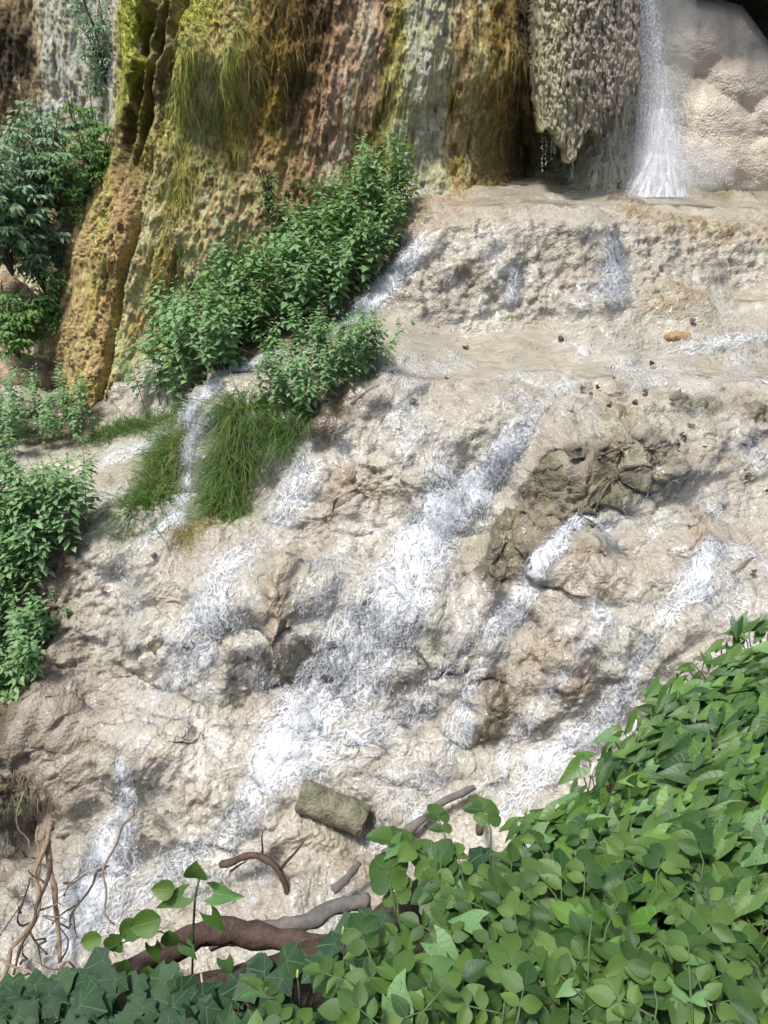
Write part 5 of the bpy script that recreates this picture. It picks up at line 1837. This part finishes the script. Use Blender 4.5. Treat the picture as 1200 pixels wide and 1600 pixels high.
for px, py, h, lab in ((690, 1350, .24, "taller bramble-like shoot standing against the stream"), (770, 1350, .22, "broad-leaved shoot left of the bindweed carpet"), (730, 1400, .2, "broad-leaved shoot in the middle of the bank edge"), (640, 1430, .18, "dark broad-leaved shoot beside the grey branch")):
    q = pix_bank(px, py + 20)
    elder_plant(q[0], q[1], h, lab, None, big=1.15, leafset=BRM + WID, np_=4)
for px, py, lab in ((1165, 1500, "lime green young shoot at the right edge of the bank"), (1010, 1560, "yellow-green shoot near the bottom right"), (960, 1260, "lime green shoot twining among the bindweed")):
    q = pix_bank(px, py)
    elder_plant(q[0], q[1], .2, lab, None, leafset=LIM[:2], np_=2)


def ivy_plant(x, y, label, group, n=12, reach=.16, zz=None):
    z = float(bank_z(x, y)[0]) if zz is None else zz
    r_ = thing("ivy_plant", (x, y, z), label, "ivy", group)
    mb = MB()
    for k in range(n):
        a = prng.uniform(0, 6.283)
        rr = reach * math.sqrt(prng.random())
        dx, dy = rr * math.cos(a), rr * math.sin(a)
        top = Vector((dx, dy, max(float(bank_z(x + dx, y + dy)[0]) - z, -.2) + prng.uniform(.06, .18)))
        mb.tube(np.array([(dx * .4, dy * .4, -.02), (dx * .8, dy * .9, top.z * .6), tuple(top)]), .002, 3, False)
        d = Vector((prng.gauss(0, .6), -.6 + prng.gauss(0, .5), prng.uniform(-.5, 0)))
        put_leaf(prng.choice(IVY), r_, top, d, Vector((prng.gauss(0, .25), -.35 + prng.gauss(0, .25), 1)), prng.uniform(.038, .07))
    obj("vine", mb.mesh("vine", M["bark"]), r_)


for q in scatter(bpoly([(-60, 1560), (60, 1545), (120, 1550), (200, 1555), (330, 1560), (420, 1580), (400, 1690), (-60, 1690)]), 34, .06, 33):
    ivy_plant(q[0], q[1], "dark pale-veined ivy at the bottom left, " + near_name(q, [(*pix_bank(a, b), w_) for a, b, w_ in ((0, 1620, "in the corner"), (100, 1590, "below the end of the brown branch"), (220, 1620, "around the pale stalk"), (320, 1600, "in front of the brown branch"), (400, 1640, "next to the compound leaves"))]), "ivy at the bottom left")
for px, py, lab in ((560, 1440, "dark ivy over the end of the grey fallen branch"), (520, 1460, "dark ivy beside the brown fallen branch"), (440, 1530, "dark ivy on the soil under the brown fallen branch"), (395, 1545, "dark ivy hanging below the middle of the brown fallen branch"), (820, 1330, "dark ivy sprigs between the bindweed and the shoots")):
    q = pix_bank(px, py)
    ivy_plant(q[0], q[1], lab, None, 10, .12)

# leaves underneath that fill the gaps
def under(poly, n, seed, mat, ls, h0, h1, label, wid):
    rg = np.random.default_rng(seed)
    a = np.array(poly)
    lo, hi = a.min(0), a.max(0)
    q = lo + (hi - lo) * rg.random((n * 4, 2))
    q = q[inside(poly, q[:, 0], q[:, 1])][:n]
    z = bank_z(q[:, 0], q[:, 1]) + rg.uniform(h0, h1, len(q))
    pos = np.c_[q, z]
    d = rg.normal(size=(len(q), 3)); d[:, 2] = -.2
    tag(obj("ground_cover", leaf_cloud("ground_cover", M[mat], pos, d, np.array([0, -.3, 1]) + rg.normal(0, .3, (len(q), 3)), ls * rg.uniform(.7, 1.2, len(q)), wid)), label, kind="stuff")


under(bpoly([(1260, 985), (1030, 1135), (860, 1310), (680, 1380), (640, 1530), (460, 1640), (420, 1700), (1300, 1700), (1380, 1000)]), 700, 34, "elder", .055, .0, .07, "lower layer of green leaves under the plants of the bank", 1.2)
under([(1.25, -.4), (3.3, -.4), (3.3, 2.9), (2.2, 2.75), (1.7, 2.3), (1.45, 1.5)], 3800, 36, "bind", .10, .03, .2, "leafy ground cover of the right bank beyond the bindweed", 1.3)
under(bpoly([(-80, 1590), (330, 1580), (400, 1700), (-80, 1700)]), 300, 35, "ivy", .05, .0, .06, "lower layer of dark ivy leaves at the bottom left", 1.6)

# leaves on a climbing shoot before the fallen branch
r_ = thing("climbing_shoot", tuple(P(300, 1530, 1.15)), "shoot with round insect-eaten leaves climbing in front of the brown fallen branch", "plant")
b0_ = Vector(r_.location)
mb = MB()
ln = np.array([P(300, 1540, 1.2), P(302, 1450, 1.22), P(305, 1400, 1.25), P(312, 1370, 1.26)]) - np.array(b0_)
mb.tube(ln, .003, 4)
ln = np.array([P(300, 1480, 1.2), P(250, 1455, 1.2), P(200, 1470, 1.2), P(150, 1490, 1.18)]) - np.array(b0_)
mb.tube(ln, .0022, 4)
for px, py, s_, dx, dz, st_ in ((308, 1372, .085, .1, 1, 0), (335, 1395, .1, .9, .1, 1), (285, 1400, .09, -.7, -.2, 0), (272, 1388, .07, -.9, .2, 0), (250, 1435, .1, -.8, -.1, 0), (218, 1442, .085, -.8, -.5, 0), (182, 1462, .08, -.3, -1, 0), (158, 1465, .07, -.9, -.1, 0), (262, 1455, .07, .3, -1, 0), (290, 1478, .07, .5, -.9, 1),
                               (240, 1480, .075, .2, -1, 0), (196, 1500, .07, -.1, -1, 0), (352, 1500, .08, .2, -1, 1), (230, 1510, .07, .1, -1, 0), (330, 1430, .08, .5, -.7, 0), (180, 1468, .07, .5, .6, 0)):
    d = Vector((dx, -.25, dz))
    obj("leaf", (HRT[0] if st_ else (WID[1] if px % 3 else BND[2])), r_, mat4=frame(Vector(P(px, py, 1.2)) - b0_, d, Vector((0, -1, .75)), s_ * .78))
obj("stem", mb.mesh("stem", M["stem"]), r_)
# insect-eaten pale leaves low in the middle
for px, py, s_, dx, dy in ((680, 1500, .08, .6, -.5), (745, 1468, .07, -.8, .2), (635, 1580, .09, -.5, -.6), (675, 1540, .06, .7, .4), (620, 1600, .08, .2, -.9)):
    q = pix_bank(px, py)
    z = float(bank_z(q[0], q[1])[0])
    r_ = thing("eaten_leaf_plant", (q[0], q[1], z), "pale arrow-shaped leaf riddled with insect holes, low in the middle of the bank", "plant", "insect-eaten leaves")
    obj("stem", MB().tube(np.array([(0, 0, 0), (.01, 0, .13), (.0, -.01, .24)]), .002, 4).mesh("stem", M["stem"]), r_)
    put_leaf(HRT[1], r_, (0, -.01, .24), Vector((dx, dy, -.2)), Vector((0, -.4, 1)), s_)
# bindweed buds
for px, py, lab in ((983, 1178, "closed white bindweed bud in the leaf carpet on the right"), (917, 1248, "slim white flower bud beside the bindweed edge")):
    q = pix_bank(px, py)
    p = Vector((q[0], q[1], float(bank_z(q[0], q[1])[0]) + .27))
    r_ = thing("flower_bud", p, lab, "flower")
    obj("petal", MB().tube(np.array([(0, 0, -.02), (0, 0, 0), (.002, 0, .02), (.001, 0, .04)]), np.array([.003, .006, .005, .001]), 8).mesh("petal", M["white_petal"]), r_)
    obj("stem", MB().tube(np.array([(.01, .01, -.2), (0, 0, -.1), (0, 0, -.018)]), .002, 4).mesh("stem", M["stem"]), r_)
for px, py in ((818, 1300), (537, 1490), (468, 1560)):
    q = pix_bank(px, py)
    p = Vector((q[0], q[1], float(bank_z(q[0], q[1])[0]) + .24))
    r_ = thing("flower_bud", p, "small pointed yellow-green bud above the low leaves", "flower", "yellow-green buds")
    obj("petal", MB().tube(np.array([(0, 0, -.008), (0, 0, 0), (.001, 0, .012), (.001, 0, .022)]), np.array([.002, .0035, .003, .001]), 7).mesh("petal", M["bud"]), r_)
    obj("stem", MB().tube(np.array([(.01, .01, -.22), (0, 0, -.1), (0, 0, -.007)]), .0016, 4).mesh("stem", M["stem"]), r_)

# ================================================================== dead wood
def wood(name, pts, r0, r1, mat, label, cat="branch", group=None, n=22, amp=.04, seed=0, twigs=(), sides=10, knots=True):
    pts = np.asarray(pts, float)
    base = pts[0].copy()
    ln = wob(pts, n, amp, seed) - base
    rad = np.linspace(r0, r1, n) * (1 + .10 * np.sin(np.arange(n) * 1.7 + seed) * knots)
    r_ = thing(name, tuple(base), label, cat, group)
    V, Fc, uv = tube_arrays(ln, rad, sides)
    V = V + (rad.mean() * .55) * np.stack([fbm(V * (.5 / r0) + 3 * k + seed, 3) for k in range(3)], 1)
    obj("limb", MB().add(V, Fc, uv).mesh("limb", mat), r_)
    for tpts, tr in twigs:
        t_ = wob(np.asarray(tpts, float), 9, amp * .5, seed + 5) - base
        obj("twig", MB().tube(t_, np.linspace(tr, tr * .4, 9), 6).mesh("twig", mat), r_)
    return r_


wood("fallen_branch", [P(40, 1585, 1.05), P(180, 1528, 1.2), P(260, 1492, 1.3), P(330, 1458, 1.4), P(400, 1458, 1.42), P(460, 1470, 1.4), P(520, 1492, 1.36)], .038, .034, M["bark"], "thick brown fallen branch arching through the ivy at the bottom", n=30, amp=.02, seed=3, sides=16)
wood("fallen_branch", [P(330, 1470, 1.62), P(420, 1450, 1.66), P(480, 1445, 1.68), P(530, 1415, 1.72), P(580, 1405, 1.75)], .030, .026, M["grey_bark"], "grey fallen branch lying behind the brown one", n=24, amp=.02, seed=8, sides=14)

# cut log in the foam
la, lb = P(470, 1236, 5.35), P(562, 1276, 5.15)
r_ = thing("cut_log", tuple(la), "short mossy cut log lying in the foam of the lower cascade", "log")
ax = lb - la
ln = la + np.linspace(0, 1, 36)[:, None] * ax * 1.1 - la - np.array([0, -.04, .09])
V, Fc, uv = tube_arrays(ln, .16 * np.clip(1 - 0.06 * np.abs(np.linspace(-1, 1, 36)) ** 18, 0, 1), 30, False)
V = V + .035 * np.stack([fbm(V * 5 + 9 * k, 3) for k in range(3)], 1) + .012 * np.stack([fbm(V * 18 + 9 * k, 2) for k in range(3)], 1)
obj("bark", MB().add(V, Fc, uv).mesh("bark", M["log"]), r_)
for e, nm in ((0, "cut_end"), (-1, "cut_end")):
    ring = V.reshape(36, 30, 3)[e]
    c = ring.mean(0)
    vv2 = np.r_[ring, c + (ring - c) * .55 + ax * (.02 if e == 0 else -.03), [c + ax * (.05 if e == 0 else -.08)]]
    ff = [(k, (k + 1) % 30, 30 + (k + 1) % 30, 30 + k) for k in range(30)] + [(30 + k, 30 + (k + 1) % 30, 60) for k in range(30)]
    obj(nm, MB().add(vv2, ff).mesh(nm, M["wood_end"], False), r_)
dw = wood("driftwood", [P(345, 1350, 4.85), P(400, 1332, 4.85), P(425, 1350, 4.75), P(445, 1385, 4.65), P(458, 1408, 4.6)], .035, .03, M["bark"], "forked brown driftwood stranded in the lower cascade", "driftwood", n=18, amp=.04, seed=12,
          twigs=(([P(438, 1358, 4.72), P(458, 1335, 4.72), P(475, 1312, 4.75)], .018), ([P(410, 1332, 4.82), P(409, 1312, 4.84), P(410, 1295, 4.86)], .012), ([P(360, 1362, 4.82), P(385, 1345, 4.84)], .014)))
wood("driftwood", [P(600, 1335, 4.9), P(640, 1290, 5.0), P(690, 1250, 5.2), P(740, 1230, 5.3)], .05, .03, M["grey_bark"], "grey driftwood stick half under the foam right of the log", "driftwood", n=14, amp=.05, seed=14)
wood("driftwood", [P(520, 1390, 4.5), P(545, 1365, 4.6), P(562, 1350, 4.65)], .04, .03, M["grey_bark"], "short grey stick above the grey fallen branch", "driftwood", n=10, amp=.03, seed=15)
wood("driftwood", [P(748, 1262, 5.1), P(750, 1275, 4.9), P(751, 1300, 4.6)], .03, .035, M["bark"], "dark upright stake end behind the tall shoots", "driftwood", n=8, amp=.01, seed=16)

# roots and dead stems under the left overhang
ROOTS = [([(82, 1285, 5.3), (84, 1360, 5.0), (84, 1430, 4.7), (92, 1500, 4.35)], .05, .035, "twig", "thick straight root reaching from the left overhang to the water"),
         ([(78, 1290, 5.25), (66, 1360, 4.95), (50, 1420, 4.6), (28, 1480, 4.3), (-5, 1545, 4.0)], .04, .03, "twig", "twisted root sweeping from the overhang to the bottom left corner"),
         ([(74, 1345, 4.95), (70, 1410, 4.6), (40, 1460, 4.3), (20, 1520, 4.1)], .03, .02, "bark", "dark root crossing the twisted one at the left"),
         ([(208, 1255, 5.5), (190, 1310, 5.25), (172, 1352, 5.0), (168, 1400, 4.8), (176, 1450, 4.6)], .026, .014, "twig", "crooked pale stick standing in the white fall at the left"),
         ([(170, 1352, 5.0), (140, 1385, 4.85), (122, 1405, 4.75), (117, 1440, 4.6)], .022, .014, "bark", "dark bent stick leaning from the pale crooked one"),
         ([(122, 1405, 4.75), (100, 1425, 4.65), (88, 1440, 4.55)], .018, .010, "bark", "short dark twig at the fork of the bent stick"),
         ([(60, 1290, 5.3), (55, 1340, 5.1), (58, 1380, 4.9)], .02, .01, "twig", "thin root hanging in the mouth of the left overhang"),
         ([(40, 1240, 5.5), (38, 1290, 5.35), (42, 1335, 5.2)], .018, .01, "twig", "thin pale root at the back of the left overhang"),
         ([(0, 1500, 4.0), (40, 1520, 3.9), (75, 1545, 3.7)], .02, .012, "twig", "dead stalk lying across the roots in the bottom left corner"),
         ([(-10, 1470, 4.3), (20, 1440, 4.5), (40, 1405, 4.7)], .012, .006, "bark", "thin dark twig rising at the left edge beside the roots"),
         ([(95, 1500, 4.3), (110, 1470, 4.4), (98, 1440, 4.6)], .016, .008, "bark", "short root spur at the foot of the thick root"),
         ([(30, 1400, 4.9), (60, 1378, 4.95), (95, 1375, 4.95), (110, 1372, 4.9)], .010, .004, "pale_twig", "slender bleached twig crossing the roots")]
for i, (pt, a, b, mt, lab) in enumerate(ROOTS):
    wood("root" if "root" in lab else "dead_stick", [P(*q) for q in pt], a * .62, b * .62, M[mt], lab, "root" if "root" in lab else "stick", n=18, amp=.10, seed=20 + i, sides=7)
rgt = np.random.default_rng(91)
for i in range(16):
    px, py = rgt.uniform(-5, 125), rgt.uniform(1370, 1520)
    Y0 = 4.9 - (py - 1370) * .0052
    a = rgt.uniform(0, 6.28)
    L = rgt.uniform(25, 65)
    wood("dead_stick", [P(px, py, Y0), P(px + .5 * L * math.cos(a), py + .5 * L * math.sin(a), Y0 - .05), P(px + L * math.cos(a), py + L * math.sin(a), Y0 - .1)], .012, .004, M["twig" if i % 2 else "bark"], "thin dead twig in the tangle at the bottom left", "stick", "thin twigs in the root tangle", n=9, amp=.12, seed=200 + i, sides=5)
# hair roots of the overhang
rg = np.random.default_rng(77)
k = 260
hx = rg.uniform(10, 130, k)
hb = np.array([P(x, y, 6.05 - (y - 1190) * .004) for x, y in zip(hx, 1190 + 60 * rg.random(k))])
tag(obj("hair_roots", strips("hair_roots", M["twig"], hb, np.array([0, -.5, -.6]) + rg.normal(0, .3, (k, 3)), rg.uniform(.12, .5, k), .006, 2.0, seed=3)), "tangle of fine brown roots hanging from the left overhang", kind="stuff")

# twigs, dead leaves and stones lying on the travertine
def lie(px, py, up=.02):
    g = ground(px, py)
    s_ = surf(g[0], g[1])
    return s_ + [0, -.02, up]


TW = [((935, 660), (965, 655), (985, 680), "forked brown twig on the mossy ledge"), ((1000, 672), (1030, 690), (1045, 700), "thin brown twig below the mossy ledge"), ((545, 640), (580, 622), (612, 608), "dead stem lying under the nettle clump"), ((1150, 765), (1180, 755), (1200, 742), "pale straw at the right edge of the slope"), ((1160, 745), (1185, 735), (1200, 715), "reddish twig at the right edge of the slope"),
      ((950, 745), (962, 760), (975, 770), "short pale twig at the foot of the mossy outcrop"), ((240, 1060), (265, 1052), (275, 1046), "thin stick in the left branch of the cascade"), ((255, 950), (275, 945), (290, 944), "thin twig left of the dark tufa bulge"), ((70, 610), (85, 590), (95, 570), "bleached stick leaning at the foot of the far left recess"), ((75, 612), (95, 605), (105, 596), "bleached root at the foot of the far left recess"),
      ((1140, 905), (1165, 890), (1180, 882), "bent twig caught beside the bindweed bank"), ((610, 665), (640, 690), (660, 700), "thin dead stem on the pool lip")]
for i, (a, b, c, lab) in enumerate(TW):
    wood("twig", [lie(*a), lie(*b, .05), lie(*c)], .014, .007, M["pale_twig"] if i % 3 == 0 else M["twig"], lab, "twig", n=10, amp=.03, seed=60 + i, sides=6)
DL = leaf_tpl("leaf_blade", M["dead_leaf"], 6, w_wide, 0, .5, -.3, .05, 3)
DLS = [(1045, 715), (1060, 722), (1035, 730), (940, 690), (905, 620), (930, 615), (960, 600), (985, 640), (1010, 625), (760, 508), (1075, 520), (860, 690), (1120, 735), (1090, 800), (250, 1000), (310, 1135), (280, 1240), (700, 600), (640, 640), (1170, 900), (1160, 760), (730, 550), (870, 540), (620, 690), (240, 880), (190, 900), (160, 930), (1000, 700), (1060, 690), (890, 660)]
rg = np.random.default_rng(55)
DLS += [(float(a_), float(b_)) for a_, b_ in zip(rg.normal(1040, 80, 26), rg.normal(690, 50, 26)) if a_ < 1195]
for px, py in DLS:
    o = obj("dead_leaf", DL, mat4=frame(lie(px, py, .03), rg.normal(size=3) * [1, 1, .2], (rg.normal(0, .3), -.3, 1), rg.uniform(.045, .11)))
    tag(o, "brown curled dead leaf stranded on the wet travertine", "leaf", "dead leaves on the travertine")


def rock(name, c, size, mat, label, seed, cols, sub=4, amp=1.0, group=None, rot=0.0, cat="rock"):
    import bmesh
    b = bmesh.new()
    bmesh.ops.create_icosphere(b, subdivisions=sub, radius=1)
    V = np.array([v.co[:] for v in b.verts])
    Fa = np.array([[v.index for v in f.verts] for f in b.faces])
    b.free()
    s_ = np.array(size, float)
    N_ = V.copy()
    Q = V * s_
    m_ = s_.mean()
    k = 1.0 / m_
    Pq = (Q + seed * 3.1).astype(np.float32)
    wv_ = Pq * np.array([1, 1, .7], np.float32)
    d = 0.28 * fbm(Pq * .9 * k, 3) + .22 * (bulbs(wv_ * 1.6 * k) - .5) + .11 * (bulbs(wv_ * 4.2 * k + 3) - .5) + .05 * (bulbs(wv_ * 10 * k + 7) - .4) + .05 * ridged(wv_ * 3 * k, 3)
    Q = Q + N_ * (d * m_ * amp)[:, None]
    ca, sa = math.cos(rot), math.sin(rot)
    Q = Q @ np.array([[ca, sa, 0], [-sa, ca, 0], [0, 0, 1]])
    n1 = fbm(Pq * 3 * k + 5, 4)
    n2 = fbm(Pq * 8 * k + 15, 3)
    cc = np.tile(np.array(cols[0]), (len(Q), 1))
    cc = lerp(cc, cols[1], sstep(-.15, .3, n1))
    cc = lerp(cc, cols[2], .8 * sstep(0.0, .45, n2 - .3 * n1 + .25 * N_[:, 2]))
    o = obj(name, mesh_np(name, Q, Fa, mat, cols={"Col": cc}, scal={"wet": np.full(len(Q), .25)}), loc=tuple(c))
    return tag(o, label, cat, group)


DK = tuple(0.34 * np.array(c_) for c_ in (srgb(112, 96, 70), srgb(78, 66, 44), srgb(112, 108, 56)))
TNc = tuple(0.34 * np.array(c_) for c_ in (srgb(150, 130, 104), srgb(120, 100, 74), srgb(164, 148, 122)))
ORC = tuple(0.34 * np.array(c_) for c_ in (srgb(160, 124, 82), srgb(130, 98, 64), srgb(150, 136, 80)))
for px, py, Y, sz, lab, sd_, cl, sub in (
        (1060, 527, 10.6, (.2, .12, .07), "loose flat brown stone in the middle pool", 16, ORC, 4),
        (250, 1010, 6.9, (.1, .1, .07), "small mossy stone in the left branch of the cascade", 19, DK, 4),
        (40, 590, 13.4, (.6, .4, .35), "rounded pale boulder on the floor of the far left recess", 20, TNc, 5),
        (15, 490, 13.8, (.5, .4, .6), "pale lobed boulder against the far left wall", 22, TNc, 5)):
    rock("boulder", P(px, py, Y), sz, M["trav"], lab, sd_, cl, sub)
rg = np.random.default_rng(66)
for i in range(26):
    px = rg.uniform(715, 925)
    g = ground(px, 292 - rg.uniform(0, 6))
    rock("stone", g + [0, -.1, .02], np.array([.09, .07, .05]) * rg.uniform(.5, 1.5), M["cliff"], "small tan stone in the row along the cliff foot", 30 + i, ORC, 3, group="stones along the cliff foot", cat="stone")
# dry stalks on the bank
for a, b, c, lab in (((950, 1512, 1.0), (955, 1482, 1.02), (1040, 1505, .98), "kinked dry straw lying on the leaves at the bottom right"), ((850, 1455, 1.08), (868, 1475, 1.05), (890, 1492, 1.03), "short pale straw between the compound leaves"), ((318, 1540, 1.1), (322, 1560, 1.08), (332, 1590, 1.0), "pale stalk standing in the ivy patch"), ((985, 1530, .98), (1020, 1520, .99), (1050, 1510, 1.0), "dull broken stalk under the kinked straw")):
    wood("dry_stalk", [P(*a) + [0, 0, .05], P(*b) + [0, 0, .05], P(*c) + [0, 0, .05]], .003, .002, M["pale_twig"], lab, "stalk", n=9, amp=.004, seed=5, sides=5)
